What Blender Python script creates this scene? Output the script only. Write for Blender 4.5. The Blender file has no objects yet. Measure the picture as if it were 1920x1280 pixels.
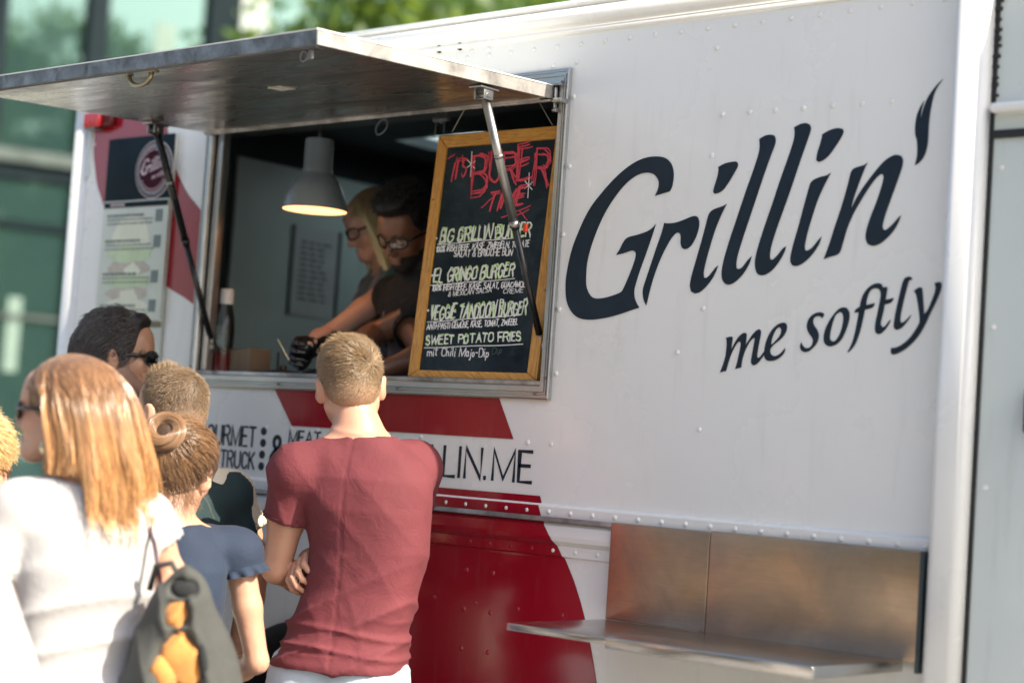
import bpy, bmesh, math, random
import numpy as np
from mathutils import Vector, Matrix
random.seed(7); RNG = np.random.default_rng(7)
scene = bpy.context.scene
COL = scene.collection

# ------------------------------------------------------------------ camera
F_PX = 3410.0; CX, CY = 960.0, 640.0          # focal length in pixels of the 1920 px wide photograph
_h = np.array([-3960., 54., -F_PX]); _v = np.array([3676., 54300., -F_PX])
_X = -_h / np.linalg.norm(_h); _Z = _v - (_v @ _X) * _X; _Z /= np.linalg.norm(_Z); _Y = np.cross(_Z, _X)
RC = np.array([_X, _Y, _Z]); CAM = np.array([0.0, -3.7, 1.5])
cd = bpy.data.cameras.new('camera'); cam = bpy.data.objects.new('camera', cd); COL.objects.link(cam)
M = Matrix([list(RC[0]) + [CAM[0]], list(RC[1]) + [CAM[1]], list(RC[2]) + [CAM[2]], [0, 0, 0, 1]])
cam.matrix_world = M
cd.sensor_width = 36; cd.lens = F_PX / 1920 * 36; cd.clip_end = 400; cd.clip_start = 0.05
cd.dof.use_dof = True; cd.dof.focus_distance = 4.75; cd.dof.aperture_fstop = 1.45
scene.camera = cam

# ------------------------------------------------------------------ light
SUN_AZ, SUN_EL = math.radians(7.0), math.radians(38.0)
world = bpy.data.worlds.new('World'); scene.world = world; world.use_nodes = True
wn = world.node_tree; wn.nodes.clear()
sky = wn.nodes.new('ShaderNodeTexSky'); sky.sky_type = 'NISHITA'; sky.sun_disc = False
sky.sun_elevation = SUN_EL; sky.sun_rotation = math.pi / 2 - SUN_AZ
sky.air_density = 1.0; sky.dust_density = 3.5; sky.ozone_density = 1.0
bg = wn.nodes.new('ShaderNodeBackground'); bg.inputs[1].default_value = 0.10
wo = wn.nodes.new('ShaderNodeOutputWorld')
wn.links.new(sky.outputs[0], bg.inputs[0]); wn.links.new(bg.outputs[0], wo.inputs[0])
sl = bpy.data.lights.new('sun', 'SUN'); sl.energy = 3.4; sl.angle = math.radians(0.53); sl.color = (1.0, 0.90, 0.74)
so = bpy.data.objects.new('sun', sl); COL.objects.link(so)
_sd = Vector((math.cos(SUN_EL) * math.cos(SUN_AZ), math.cos(SUN_EL) * math.sin(SUN_AZ), math.sin(SUN_EL)))
so.rotation_euler = _sd.to_track_quat('Z', 'Y').to_euler(); so.location = (6, 0, 9)
scene.view_settings.view_transform = 'Standard'; scene.view_settings.look = 'None'
scene.view_settings.gamma = 1; scene.view_settings.use_curve_mapping = False
scene.view_settings.exposure = 1.62
scene.render.engine = 'CYCLES'
try:
    scene.cycles.use_denoising = True; scene.cycles.denoiser = 'OPENIMAGEDENOISE'
    scene.cycles.max_bounces = 7; scene.cycles.transparent_max_bounces = 6
    scene.cycles.sample_clamp_indirect = 6.0; scene.cycles.caustics_reflective = False
except Exception: pass

# ------------------------------------------------------------------ helpers: rays of the solved camera, to measure the place
def ray(px, py): return RC @ np.array([(px - CX) / F_PX, -(py - CY) / F_PX, -1.0])
def onY(px, py, y=0.0):
    d = ray(px, py); return CAM + d * ((y - CAM[1]) / d[1])
def onX(px, py, x):
    d = ray(px, py); return CAM + d * ((x - CAM[0]) / d[0])
def onP(px, py, p0, n):
    d = ray(px, py); n = np.array(n, float); return CAM + d * (((np.array(p0) - CAM) @ n) / (d @ n))
def dep(px, py, t): return CAM + ray(px, py) * t

def tag(o, label=None, cat=None, group=None, kind=None):
    if label: o['label'] = label
    if cat: o['category'] = cat
    if group: o['group'] = group
    if kind: o['kind'] = kind
    return o
def empty(name, loc=(0, 0, 0), rz=0.0, parent=None):
    o = bpy.data.objects.new(name, None); COL.objects.link(o); o.location = loc; o.rotation_euler = (0, 0, rz)
    o.empty_display_size = 0.1
    if parent: o.parent = parent
    return o
def thing(name, label, cat, loc=(0, 0, 0), rz=0.0, group=None):
    return tag(empty(name, loc, rz), label, cat, group)
def from_py(name, verts, faces, mat, parent=None, smooth=False, mats=None, fmat=None, auto=None):
    me = bpy.data.meshes.new(name)
    me.from_pydata([tuple(map(float, v)) for v in verts], [], [tuple(int(i) for i in f) for f in faces])
    if mats:
        for m in mats: me.materials.append(m)
        if fmat is not None: me.polygons.foreach_set('material_index', np.array(fmat, dtype=np.int32))
    elif mat: me.materials.append(mat)
    if smooth: me.polygons.foreach_set('use_smooth', np.ones(len(me.polygons), dtype=bool))
    me.update()
    o = bpy.data.objects.new(name, me); COL.objects.link(o)
    if parent: o.parent = parent
    return o

class MB:
    """collects shapes and links them as one mesh object"""
    def __init__(s): s.v = []; s.f = []; s.sm = []
    def add(s, vs, fs, smooth=False):
        b = len(s.v); s.v += [tuple(map(float, v)) for v in vs]
        for f in fs: s.f.append(tuple(b + i for i in f)); s.sm.append(smooth)
        return s
    def box(s, a, b, bev=0.0):
        (x0, y0, z0), (x1, y1, z1) = a, b
        x0, x1 = min(x0, x1), max(x0, x1); y0, y1 = min(y0, y1), max(y0, y1); z0, z1 = min(z0, z1), max(z0, z1)
        if bev <= 0:
            vs = [(x0, y0, z0), (x1, y0, z0), (x1, y1, z0), (x0, y1, z0), (x0, y0, z1), (x1, y0, z1), (x1, y1, z1), (x0, y1, z1)]
            return s.add(vs, [(0, 3, 2, 1), (4, 5, 6, 7), (0, 1, 5, 4), (1, 2, 6, 5), (2, 3, 7, 6), (3, 0, 4, 7)])
        bm = bmesh.new(); bmesh.ops.create_cube(bm, size=1.0)
        for v in bm.verts:
            v.co = Vector(((x0 + x1) / 2 + v.co.x * (x1 - x0), (y0 + y1) / 2 + v.co.y * (y1 - y0), (z0 + z1) / 2 + v.co.z * (z1 - z0)))
        bmesh.ops.bevel(bm, geom=bm.edges[:], offset=bev, segments=2, profile=0.6, affect='EDGES')
        vs = [tuple(v.co) for v in bm.verts]; fs = [tuple(v.index for v in f.verts) for f in bm.faces]; bm.free()
        return s.add(vs, fs, True)
    def prism(s, poly, d, off=None):
        """poly: list of 3-D points (planar), extruded by vector d"""
        n = len(poly); d = np.array(d, float); P0 = [np.array(p, float) for p in poly]; P1 = [p + d for p in P0]
        nrm = np.zeros(3)
        for i in range(n): nrm += np.cross(P0[i], P0[(i + 1) % n])
        flip = (nrm @ d) > 0
        from mathutils.geometry import tessellate_polygon
        tri = tessellate_polygon([[Vector(p) for p in P0]])
        fs = []
        for t in tri:
            a, b, c = t
            cr = np.cross(P0[b] - P0[a], P0[c] - P0[a])
            if (cr @ d) > 0: a, b, c = a, c, b
            fs.append((a, b, c)); fs.append((a + n, c + n, b + n))
        for i in range(n):
            j = (i + 1) % n
            fs.append((i, j, j + n, i + n) if flip else (j, i, i + n, j + n))
        return s.add(P0 + P1, fs)
    def tube(s, pts, r, seg=10, cap=True, smooth=True):
        pts = [np.array(p, float) for p in pts]; n = len(pts)
        rs = list(r) if hasattr(r, '__len__') else [r] * n
        vs = []; up = None
        for i in range(n):
            t = pts[min(i + 1, n - 1)] - pts[max(i - 1, 0)]; t = t / (np.linalg.norm(t) + 1e-12)
            if up is None:
                up = np.array([0, 0, 1.]) if abs(t[2]) < 0.9 else np.array([1., 0, 0])
            u = np.cross(t, up); u /= (np.linalg.norm(u) + 1e-12); w = np.cross(u, t); up = w
            for k in range(seg):
                a = 2 * math.pi * k / seg
                vs.append(pts[i] + rs[i] * (math.cos(a) * u + math.sin(a) * w))
        fs = []
        for i in range(n - 1):
            for k in range(seg):
                k2 = (k + 1) % seg
                fs.append((i * seg + k, i * seg + k2, (i + 1) * seg + k2, (i + 1) * seg + k))
        s.add(vs, fs, smooth)
        if cap:
            b = len(s.v) - n * seg
            s.f.append(tuple(b + k for k in reversed(range(seg)))); s.sm.append(False)
            s.f.append(tuple(b + (n - 1) * seg + k for k in range(seg))); s.sm.append(False)
        return s
    def lathe(s, prof, c=(0, 0, 0), seg=32, smooth=True):
        """prof: (r, z) list"""
        vs = []; m = len(prof)
        for r, z in prof:
            for k in range(seg):
                a = 2 * math.pi * k / seg; vs.append((c[0] + r * math.cos(a), c[1] + r * math.sin(a), c[2] + z))
        fs = []
        for i in range(m - 1):
            for k in range(seg):
                k2 = (k + 1) % seg; fs.append((i * seg + k, i * seg + k2, (i + 1) * seg + k2, (i + 1) * seg + k))
        return s.add(vs, fs, smooth)
    def dome(s, c, r, nrm=(0, -1, 0), h=0.5, seg=8):
        """rivet head"""
        nrm = np.array(nrm, float); nrm /= np.linalg.norm(nrm)
        u = np.cross(nrm, (0, 0, 1.)) if abs(nrm[2]) < .9 else np.cross(nrm, (1., 0, 0)); u /= np.linalg.norm(u); w = np.cross(nrm, u)
        c = np.array(c, float); vs = []; 
        for (q, hh) in ((1, 0), (.8, .6), (.4, .95)):
            for k in range(seg):
                a = 2 * math.pi * k / seg; vs.append(c + r * q * (math.cos(a) * u + math.sin(a) * w) + nrm * r * h * hh)
        vs.append(c + nrm * r * h)
        fs = []
        for i in range(2):
            for k in range(seg):
                k2 = (k + 1) % seg; fs.append((i * seg + k2, i * seg + k, (i + 1) * seg + k, (i + 1) * seg + k2))
        for k in range(seg): fs.append((2 * seg + (k + 1) % seg, 2 * seg + k, 3 * seg))
        return s.add(vs, fs, True)
    def build(s, name, mat, parent=None, kind=None):
        o = from_py(name, s.v, s.f, mat, parent)
        if s.sm: o.data.polygons.foreach_set('use_smooth', np.array(s.sm, dtype=bool))
        if kind: o['kind'] = kind
        return o

# ------------------------------------------------------------------ materials
def newmat(name):
    m = bpy.data.materials.new(name); m.use_nodes = True; nt = m.node_tree
    return m, nt, nt.nodes['Principled BSDF']
def N(nt, t, **kw):
    n = nt.nodes.new(t)
    for k, v in kw.items():
        if k in n.inputs.keys() if hasattr(n.inputs, 'keys') else False: n.inputs[k].default_value = v
        else: setattr(n, k, v)
    return n
def coords(nt, scale=(1, 1, 1), kind='Object'):
    tc = nt.nodes.new('ShaderNodeTexCoord'); mp = nt.nodes.new('ShaderNodeMapping'); mp.inputs['Scale'].default_value = scale
    nt.links.new(tc.outputs[kind], mp.inputs[0]); return mp.outputs[0]
def noise(nt, vec, scale, detail=4, rough=0.55, dist=0.0):
    n = nt.nodes.new('ShaderNodeTexNoise'); n.inputs['Scale'].default_value = scale; n.inputs['Detail'].default_value = detail
    n.inputs['Roughness'].default_value = rough; n.inputs['Distortion'].default_value = dist
    nt.links.new(vec, n.inputs['Vector']); return n.outputs['Fac']
def ramp(nt, fac, stops):
    r = nt.nodes.new('ShaderNodeValToRGB'); e = r.color_ramp.elements
    while len(e) < len(stops): e.new(0.5)
    for k, (p, c) in enumerate(stops):
        e[k].position = p; e[k].color = (c[0], c[1], c[2], 1) if hasattr(c, '__len__') else (c, c, c, 1)
    nt.links.new(fac, r.inputs[0]); return r.outputs[0]
def mixc(nt, fac, a, b, mode='MIX'):
    m = nt.nodes.new('ShaderNodeMix'); m.data_type = 'RGBA'; m.blend_type = mode
    for s_, v in ((m.inputs[0], fac), (m.inputs[6], a), (m.inputs[7], b)):
        if isinstance(v, bpy.types.NodeSocket): nt.links.new(v, s_)
        elif hasattr(v, '__len__'): s_.default_value = (v[0], v[1], v[2], 1)
        else: s_.default_value = v
    return m.outputs[2]
def bump(nt, bs, h, strength=0.2, dist=0.01, normal=None):
    b = nt.nodes.new('ShaderNodeBump'); b.inputs['Strength'].default_value = strength; b.inputs['Distance'].default_value = dist
    nt.links.new(h, b.inputs['Height'])
    if normal is not None: nt.links.new(normal, b.inputs['Normal'])
    nt.links.new(b.outputs[0], bs.inputs['Normal']); return b.outputs[0]

def mat_simple(name, c, rough=0.5, metal=0.0, var=0.12, vs=14, bs=0.15, bscale=60, coat=0.0, spec=0.5, bd=0.004, stretch=(1, 1, 1), **kw):
    m, nt, b = newmat(name); v = coords(nt, stretch)
    n1 = noise(nt, v, vs, 5)
    lo = [max(0, x * (1 - var)) for x in c]; hi = [min(1, x * (1 + var)) for x in c]
    nt.links.new(ramp(nt, n1, [(0.3, lo), (0.7, hi)]), b.inputs['Base Color'])
    b.inputs['Roughness'].default_value = rough; b.inputs['Metallic'].default_value = metal
    b.inputs['Coat Weight'].default_value = coat; b.inputs['Coat Roughness'].default_value = 0.08
    b.inputs['Specular IOR Level'].default_value = spec
    if bs > 0: bump(nt, b, noise(nt, v, bscale, 4), bs, bd)
    if 'sss' in kw:
        b.inputs['Subsurface Weight'].default_value = kw['sss']; b.inputs['Subsurface Radius'].default_value = (1.0, 0.35, 0.2)
        b.inputs['Subsurface Scale'].default_value = kw.get('ssc', 0.012)
    if 'sheen' in kw: b.inputs['Sheen Weight'].default_value = kw['sheen']; b.inputs['Sheen Roughness'].default_value = 0.4
    return m

def mat_paint(name, c, rough=0.22, dirt=0.06):
    m, nt, b = newmat(name); v = coords(nt)
    n1 = noise(nt, v, 1.7, 6, 0.6); n2 = noise(nt, coords(nt, (9, 9, 1.2)), 3.0, 5)
    c1 = mixc(nt, ramp(nt, n1, [(0.35, 0.0), (0.75, dirt * 2)]), c, [x * 0.72 for x in c])
    c2 = mixc(nt, ramp(nt, n2, [(0.56, 0.0), (0.85, dirt * 2.2)]), c1, (0.25, 0.22, 0.18))
    sp = noise(nt, v, 85, 3, 0.5)
    c3 = mixc(nt, ramp(nt, sp, [(0.765, 0.0), (0.79, 0.45)]), c2, (0.2, 0.17, 0.14))
    nt.links.new(c3, b.inputs['Base Color'])
    nt.links.new(ramp(nt, n1, [(0.3, rough), (0.8, rough + 0.12)]), b.inputs['Roughness'])
    b.inputs['Coat Weight'].default_value = 0.3; b.inputs['Coat Roughness'].default_value = 0.08
    big = noise(nt, v, 2.2, 2, 0.4)
    nb = nt.nodes.new('ShaderNodeBump'); nb.inputs['Strength'].default_value = 0.35; nb.inputs['Distance'].default_value = 0.012
    nt.links.new(big, nb.inputs['Height'])
    bump(nt, b, noise(nt, v, 320, 2), 0.05, 0.002, nb.outputs[0])
    return m

def mat_metal(name, c, rough=0.3, brush=(3, 60, 60), stain=0.5, rv=0.2, aniso=0.0, dark=(0.05, 0.055, 0.055), sscale=2.2, sst=(1, 1, 1)):
    m, nt, b = newmat(name)
    br = noise(nt, coords(nt, brush), 6, 4, 0.6); st = noise(nt, coords(nt, sst), sscale, 6, 0.6, 0.6)
    c1 = mixc(nt, ramp(nt, st, [(0.36, 0.0), (0.72, stain)]), c, dark)
    c2 = mixc(nt, ramp(nt, br, [(0.3, 0.0), (0.8, 0.30)]), c1, [x * 0.55 for x in c])
    nt.links.new(c2, b.inputs['Base Color']); b.inputs['Metallic'].default_value = 1.0
    nt.links.new(ramp(nt, st, [(0.25, rough), (0.75, rough + rv)]), b.inputs['Roughness'])
    b.inputs['Anisotropic'].default_value = aniso
    bump(nt, b, br, 0.10, 0.002)
    return m

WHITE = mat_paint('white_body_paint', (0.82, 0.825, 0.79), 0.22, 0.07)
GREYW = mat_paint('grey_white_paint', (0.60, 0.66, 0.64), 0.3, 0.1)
RED = mat_paint('red_vinyl', (0.30, 0.006, 0.018), 0.11, 0.05)
NAVY = mat_simple('navy_vinyl', (0.010, 0.020, 0.032), 0.42, var=0.2, bs=0.05, spec=.3)
ALU = mat_metal('window_aluminium', (0.62, 0.62, 0.60), 0.3, (2, 40, 40), 0.35)
ALUP = mat_metal('dull_aluminium_edge', (0.56, 0.54, 0.51), 0.48, (3, 30, 30), 0.75, sscale=11)
STEEL = mat_metal('brushed_underside', (0.82, 0.78, 0.70), 0.15, (0.9, 24, 20), 0.9, 0.30, sscale=3.2, sst=(1, 3.6, 1), dark=(0.09, 0.10, 0.10))
BACKS = mat_metal('warm_stainless_sheet', (0.56, 0.41, 0.29), 0.25, (2.0, 30, 30), 0.75, 0.2, sscale=4.5, dark=(0.26, 0.24, 0.20))
SHELFM = mat_metal('stainless_shelf', (0.60, 0.58, 0.56), 0.15, (2, 50, 50), 0.3, 0.15, sscale=5)
CHROME = mat_metal('strut_steel', (0.42, 0.42, 0.40), 0.2, (30, 30, 4), 0.3)
BLACKP = mat_simple('black_strut_paint', (0.012, 0.014, 0.016), 0.25, var=0.3, bs=0.05)
BLACKR = mat_simple('black_rubber', (0.012, 0.013, 0.014), 0.6, var=0.3)
SCREW = mat_metal('screw_metal', (0.25, 0.24, 0.23), 0.4)
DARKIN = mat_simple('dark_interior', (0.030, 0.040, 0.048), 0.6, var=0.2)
GREYIN = mat_simple('grey_interior_panel', (0.58, 0.70, 0.70), 0.45, var=0.08, vs=3)
WOOD_, _nt, _b = newmat('orange_pine_wood')
_v = coords(_nt, (1, 1, 1), 'UV')
_w = _nt.nodes.new('ShaderNodeTexNoise'); _w.inputs['Scale'].default_value = 5; _w.inputs['Detail'].default_value = 6; _w.inputs['Distortion'].default_value = 1.2
_mp = _nt.nodes.new('ShaderNodeMapping'); _mp.inputs['Scale'].default_value = (1.2, 16, 1); _nt.links.new(_v, _mp.inputs[0]); _nt.links.new(_mp.outputs[0], _w.inputs['Vector'])
_c = ramp(_nt, _w.outputs['Fac'], [(0.25, (0.34, 0.14, 0.02)), (0.5, (0.66, 0.31, 0.05)), (0.75, (0.80, 0.43, 0.09))])
_sp = noise(_nt, coords(_nt), 45, 3); _c = mixc(_nt, ramp(_nt, _sp, [(0.70, 0.0), (0.76, 0.8)]), _c, (0.12, 0.05, 0.015))
_nt.links.new(_c, _b.inputs['Base Color']); _b.inputs['Roughness'].default_value = 0.38; _b.inputs['Coat Weight'].default_value = 0.25
bump(_nt, _b, _w.outputs['Fac'], 0.15, 0.003)
WOOD = WOOD_
def mat_emit(name, c, s):
    m, nt, b = newmat(name); b.inputs['Base Color'].default_value = (*c, 1); b.inputs['Emission Color'].default_value = (*c, 1); b.inputs['Emission Strength'].default_value = s; return m
def mat_glass(name, c=(1, 1, 1), rough=0.02, ior=1.45):
    m, nt, b = newmat(name); b.inputs['Base Color'].default_value = (*c, 1); b.inputs['Transmission Weight'].default_value = 1.0
    b.inputs['Roughness'].default_value = rough; b.inputs['IOR'].default_value = ior; return m
# ------------------------------------------------------------------ ground
g = MB(); g.add([(-120, -120, 0), (120, -120, 0), (120, 120, 0), (-120, 120, 0)], [(0, 1, 2, 3)])
m, nt, b = newmat('paving'); v = coords(nt)
n1 = noise(nt, v, 1.5, 6); n2 = noise(nt, v, 40, 5)
c1 = ramp(nt, n1, [(0.3, (0.24, 0.24, 0.235)), (0.7, (0.33, 0.325, 0.31))]); c1 = mixc(nt, 0.35, c1, ramp(nt, n2, [(0.3, (0.16, 0.15, 0.14)), (0.7, (0.42, 0.39, 0.35))]))
nt.links.new(c1, b.inputs['Base Color']); b.inputs['Roughness'].default_value = 0.85; bump(nt, b, n2, 0.4, 0.01)
tag(g.build('ground', m), 'light warm grey paving under the food truck and the queue', kind='structure')

# ------------------------------------------------------------------ food truck
XL, XR = -5.26, -1.905            # left end, pillar
ZT = 2.715
WX0, WX1, WZ0, WZ1 = -4.497, -3.079, 1.690, 2.492       # opening
FX0, FX1, FZ0, FZ1 = -4.528, -3.048, 1.653, 2.537       # frame outside
truck = thing('food_truck', 'white food truck with open serving hatch, red graphics and dark script lettering', 'food truck')
TH = 0.035
# side wall skin around the opening
w = MB()
for (x0, x1, z0, z1) in ((XL + .10, WX0, 1.345, 2.655), (WX1, XR, 1.345, 2.655), (WX0, WX1, 1.345, WZ0), (WX0, WX1, WZ1, 2.655)):
    w.box((x0, 0, z0), (x1, TH, z1))
w.build('side_wall', WHITE, truck)
# roof rail: rolled profile extruded along X
def extrude_x(prof, x0, x1, name, mat, parent, smooth=True, cap=True):
    n = len(prof); vs = [(x0, y, z) for y, z in prof] + [(x1, y, z) for y, z in prof]
    fs = [(i, i + 1, i + 1 + n, i + n) for i in range(n - 1)]
    if cap: fs += [tuple(range(n - 1, -1, -1)), tuple(range(n, 2 * n))]
    o = from_py(name, vs, fs, mat, parent)
    if smooth: o.data.polygons.foreach_set('use_smooth', np.array([True] * (n - 1) + [False] * (len(fs) - n + 1), dtype=bool))
    return o
pr = [(0.0, 2.628), (-0.006, 2.630), (-0.010, 2.640), (-0.004, 2.646), (-0.004, 2.650)]
for k in range(9):
    a = k / 8 * math.pi; pr.append((-0.006 - 0.022 * math.sin(a), 2.676 - 0.024 * math.cos(a)))
pr += [(-0.004, 2.704), (-0.014, 2.706), (-0.016, 2.714), (-0.008, 2.720), (0.03, 2.722), (0.03, 2.628)]
pr = [(y, z) for y, z in pr]
extrude_x(pr[::-1], XL + .08, -1.86, 'roof_rail', WHITE, truck)
rf = MB()
for (a_x, a_y, b_x, b_y) in ((XL + .03, .03, 2.2, 1.15), (XL + .03, 1.65, 2.2, 2.15), (XL + .03, 1.15, -4.85, 1.65), (-4.40, 1.15, 2.2, 1.65)): rf.box((a_x, a_y, 2.70), (b_x, b_y, 2.735))
rf.build('roof', GREYW, truck)
m, nt, b = newmat('added_opal_pane'); t_ = nt.nodes.new('ShaderNodeBsdfTranslucent'); t_.inputs['Color'].default_value = (.75, .85, .88, 1); nt.links.new(t_.outputs[0], nt.nodes['Material Output'].inputs[0])
MB().box((-4.86, 1.14, 2.737), (-4.39, 1.66, 2.743)).build('added_skylight', m, truck)  # unseen roof opening, added to let fill light into the interior
# cornerpost left (rounded)
def vpost(x0, x1, y0, r, z0, z1, name, mat, parent, back=0.06):
    pts = []
    for k in range(7):
        a = math.pi - k / 6 * math.pi / 2; pts.append((x0 + r + r * math.cos(a), y0 + r - r * math.sin(a)))
    for k in range(7):
        a = math.pi / 2 - k / 6 * math.pi / 2; pts.append((x1 - r + r * math.cos(a), y0 + r - r * math.sin(a)))
    pts += [(x1, back), (x0, back)]
    n = len(pts); vs = [(x, y, z0) for x, y in pts] + [(x, y, z1) for x, y in pts]
    fs = [(i, (i + 1) % n, (i + 1) % n + n, i + n) for i in range(n)] + [tuple(range(n - 1, -1, -1)), tuple(range(n, 2 * n))]
    o = from_py(name, vs, fs, mat, parent); o.data.polygons.foreach_set('use_smooth', np.array([True] * n + [False, False], dtype=bool)); return o
vpost(XL, XL + 0.10, -0.012, 0.035, 0.45, 2.585, 'corner_post', WHITE, truck)
MB().box((XL - .006, -0.022, 2.585), (XL + .112, .06, 2.70), 0.018).build('corner_cap', WHITE, truck)
MB().box((XL + .10, -0.008, 2.35), (XL + .112, .0, 2.60)).build('corner_seal', GREYW, truck)
# right pillar and the cab behind it
vpost(-1.905, -1.822, -0.070, 0.022, 0.45, 2.70, 'pillar', WHITE, truck)
MB().box((-1.822, -0.034, 0.45), (-1.812, 0.05, 2.70)).build('door_seal', BLACKR, truck)
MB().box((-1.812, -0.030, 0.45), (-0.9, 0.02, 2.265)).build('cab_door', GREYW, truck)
cabd = bpy.data.objects['cab_door']
MB().box((-1.812, -0.04, 2.265), (-0.9, 0.05, 2.283), 0.004).build('door_top_seal', BLACKR, truck)
MB().box((-1.812, -0.062, 2.318), (-0.9, 0.05, 2.340), 0.008).build('rain_gutter', WHITE, truck)
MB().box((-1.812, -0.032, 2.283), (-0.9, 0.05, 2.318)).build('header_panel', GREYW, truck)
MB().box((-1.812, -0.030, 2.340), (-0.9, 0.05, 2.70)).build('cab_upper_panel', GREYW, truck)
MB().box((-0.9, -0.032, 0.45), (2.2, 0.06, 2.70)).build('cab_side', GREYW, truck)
sealant = MB()
for k in range(16):
    z = 2.36 + k * 0.021 + random.uniform(-.004, .004); sealant.box((-1.8212, -0.0365 - random.uniform(0, .002), z), (-1.808 + random.uniform(0, .004), 0.0, z + random.uniform(.004, .012)))
sealant.build('sealant', BLACKR, truck, 'stuff')
MB().box((-1.703, -0.055, 1.62), (-1.60, -0.029, 1.72), 0.01).build('door_handle', BLACKP, cabd)
# lower skirt profile (y, z) from the trim down
skirt = [(0.03, 0.62), (-0.002, 0.62), (-0.002, 1.245), (-0.005, 1.247), (-0.010, 1.250), (-0.010, 1.276), (-0.014, 1.279), (-0.022, 1.288), (-0.024, 1.300), (-0.022, 1.326), (-0.014, 1.336), (0.03, 1.336)]
# arch cut: skirt is made of columns whose lower end follows the wheel arch
AXC, AZC, AR = -3.86, 0.50, 0.475
def skirt_mesh(x0, x1, cols, mat, name, off=0.0):
    zs = [z for y, z in skirt[2:-1]]; ys = [y for y, z in skirt[2:-1]]
    xs = np.linspace(x0, x1, cols); vs = []; fs = []
    n = len(zs) + 1
    for x in xs:
        dx = abs(x - AXC); zb = 0.62
        if dx < AR: zb = max(0.62, AZC + math.sqrt(AR * AR - dx * dx))
        vs.append((x, -0.002 - off, zb))
        for y, z in zip(ys, zs): vs.append((x, y - off, max(z, zb)))
    for i in range(cols - 1):
        for j in range(n - 1): fs.append((i * n + j, (i + 1) * n + j, (i + 1) * n + j + 1, i * n + j + 1))
    return from_py(name, vs, fs, mat, truck)
skirt_mesh(XL + .10, XR, 160, WHITE, 'lower_panel')
extrude_x([(0.0, 1.345), (-0.016, 1.345), (-0.016, 1.374), (-0.008, 1.381), (0.0, 1.382)][::-1], XL + .1, XR, 'rivet_rail', WHITE, truck, False)
extrude_x([(0.0, 1.336), (-0.028, 1.336), (-0.030, 1.3385), (-0.028, 1.349), (0.0, 1.349)][::-1], XL + .1, -2.80, 'trim_strip', ALUP, truck, False)
# scratch line near the bottom of the lower panel
# wheel arch and wheel
a_ = MB(); seg = 28
arch = [(AXC + (AR + .012) * math.cos(math.pi * k / seg), AZC + (AR + .012) * math.sin(math.pi * k / seg)) for k in range(seg + 1)]
inn = [(AXC + (AR - .03) * math.cos(math.pi * k / seg), AZC + (AR - .03) * math.sin(math.pi * k / seg)) for k in range(seg + 1)]
vs = [(x, -0.02, z) for x, z in arch] + [(x, -0.03, z) for x, z in inn] + [(x, 0.30, z) for x, z in inn]
n = seg + 1; fs = []
for k in range(seg): fs += [(k, k + n, k + n + 1, k + 1), (k + n, k + 2 * n, k + 2 * n + 1, k + n + 1)]
from_py('wheel_arch', vs, fs, BLACKR, truck, True)
MB().box((AXC - .55, 0.30, 0.3), (AXC + .55, 0.32, 1.05)).build('wheel_housing', BLACKR, truck)
wh = MB(); prof = [(0.20, -.10), (0.34, -.11), (0.385, -.09), (0.40, -.05), (0.40, .05), (0.385, .09), (0.34, .11), (0.2, .10)]
vs = []; fs = []; sg = 40
for r, y in prof:
    for k in range(sg): vs.append((AXC + r * math.cos(2 * math.pi * k / sg), 0.14 + y, 0.40 + r * math.sin(2 * math.pi * k / sg)))
for i in range(len(prof) - 1):
    for k in range(sg): fs.append((i * sg + k, (i + 1) * sg + k, (i + 1) * sg + (k + 1) % sg, i * sg + (k + 1) % sg))
whl = empty('wheel', (0, 0, 0), 0, truck)
from_py('tyre', vs, fs, BLACKR, whl, True)
MB().tube([(AXC, 0.03, .40), (AXC, 0.24, .40)], [.21, .21], 24).build('rim', ALUP, whl)
# rear end, interior
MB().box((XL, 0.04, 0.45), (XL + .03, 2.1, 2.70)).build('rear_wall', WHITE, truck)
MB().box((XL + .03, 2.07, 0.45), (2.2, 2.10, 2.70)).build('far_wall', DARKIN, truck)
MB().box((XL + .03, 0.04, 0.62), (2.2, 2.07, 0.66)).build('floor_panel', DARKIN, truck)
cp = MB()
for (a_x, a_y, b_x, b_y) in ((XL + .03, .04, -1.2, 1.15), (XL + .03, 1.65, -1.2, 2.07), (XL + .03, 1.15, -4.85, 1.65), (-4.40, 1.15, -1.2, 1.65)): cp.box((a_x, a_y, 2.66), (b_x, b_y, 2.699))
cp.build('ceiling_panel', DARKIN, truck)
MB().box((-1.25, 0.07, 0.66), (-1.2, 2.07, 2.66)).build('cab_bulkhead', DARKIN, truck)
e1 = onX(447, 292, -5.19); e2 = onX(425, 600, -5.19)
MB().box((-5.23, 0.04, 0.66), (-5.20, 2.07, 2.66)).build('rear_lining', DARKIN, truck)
MB().box((-5.20, e1[1], 0.66), (-5.185, 2.07, e1[2]), 0.004).build('rear_panel', GREYIN, truck)
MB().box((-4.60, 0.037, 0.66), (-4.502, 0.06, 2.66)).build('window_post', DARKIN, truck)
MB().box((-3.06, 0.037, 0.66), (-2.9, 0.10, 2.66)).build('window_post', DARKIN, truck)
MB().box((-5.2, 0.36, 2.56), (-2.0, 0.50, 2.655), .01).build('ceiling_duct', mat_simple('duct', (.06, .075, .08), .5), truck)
CZ = 1.672
MB().box((-4.50, 0.037, CZ - .03), (-3.07, 0.62, CZ), .004).build('counter', mat_metal('counter_steel', (.4, .4, .4), .3), truck)
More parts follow.
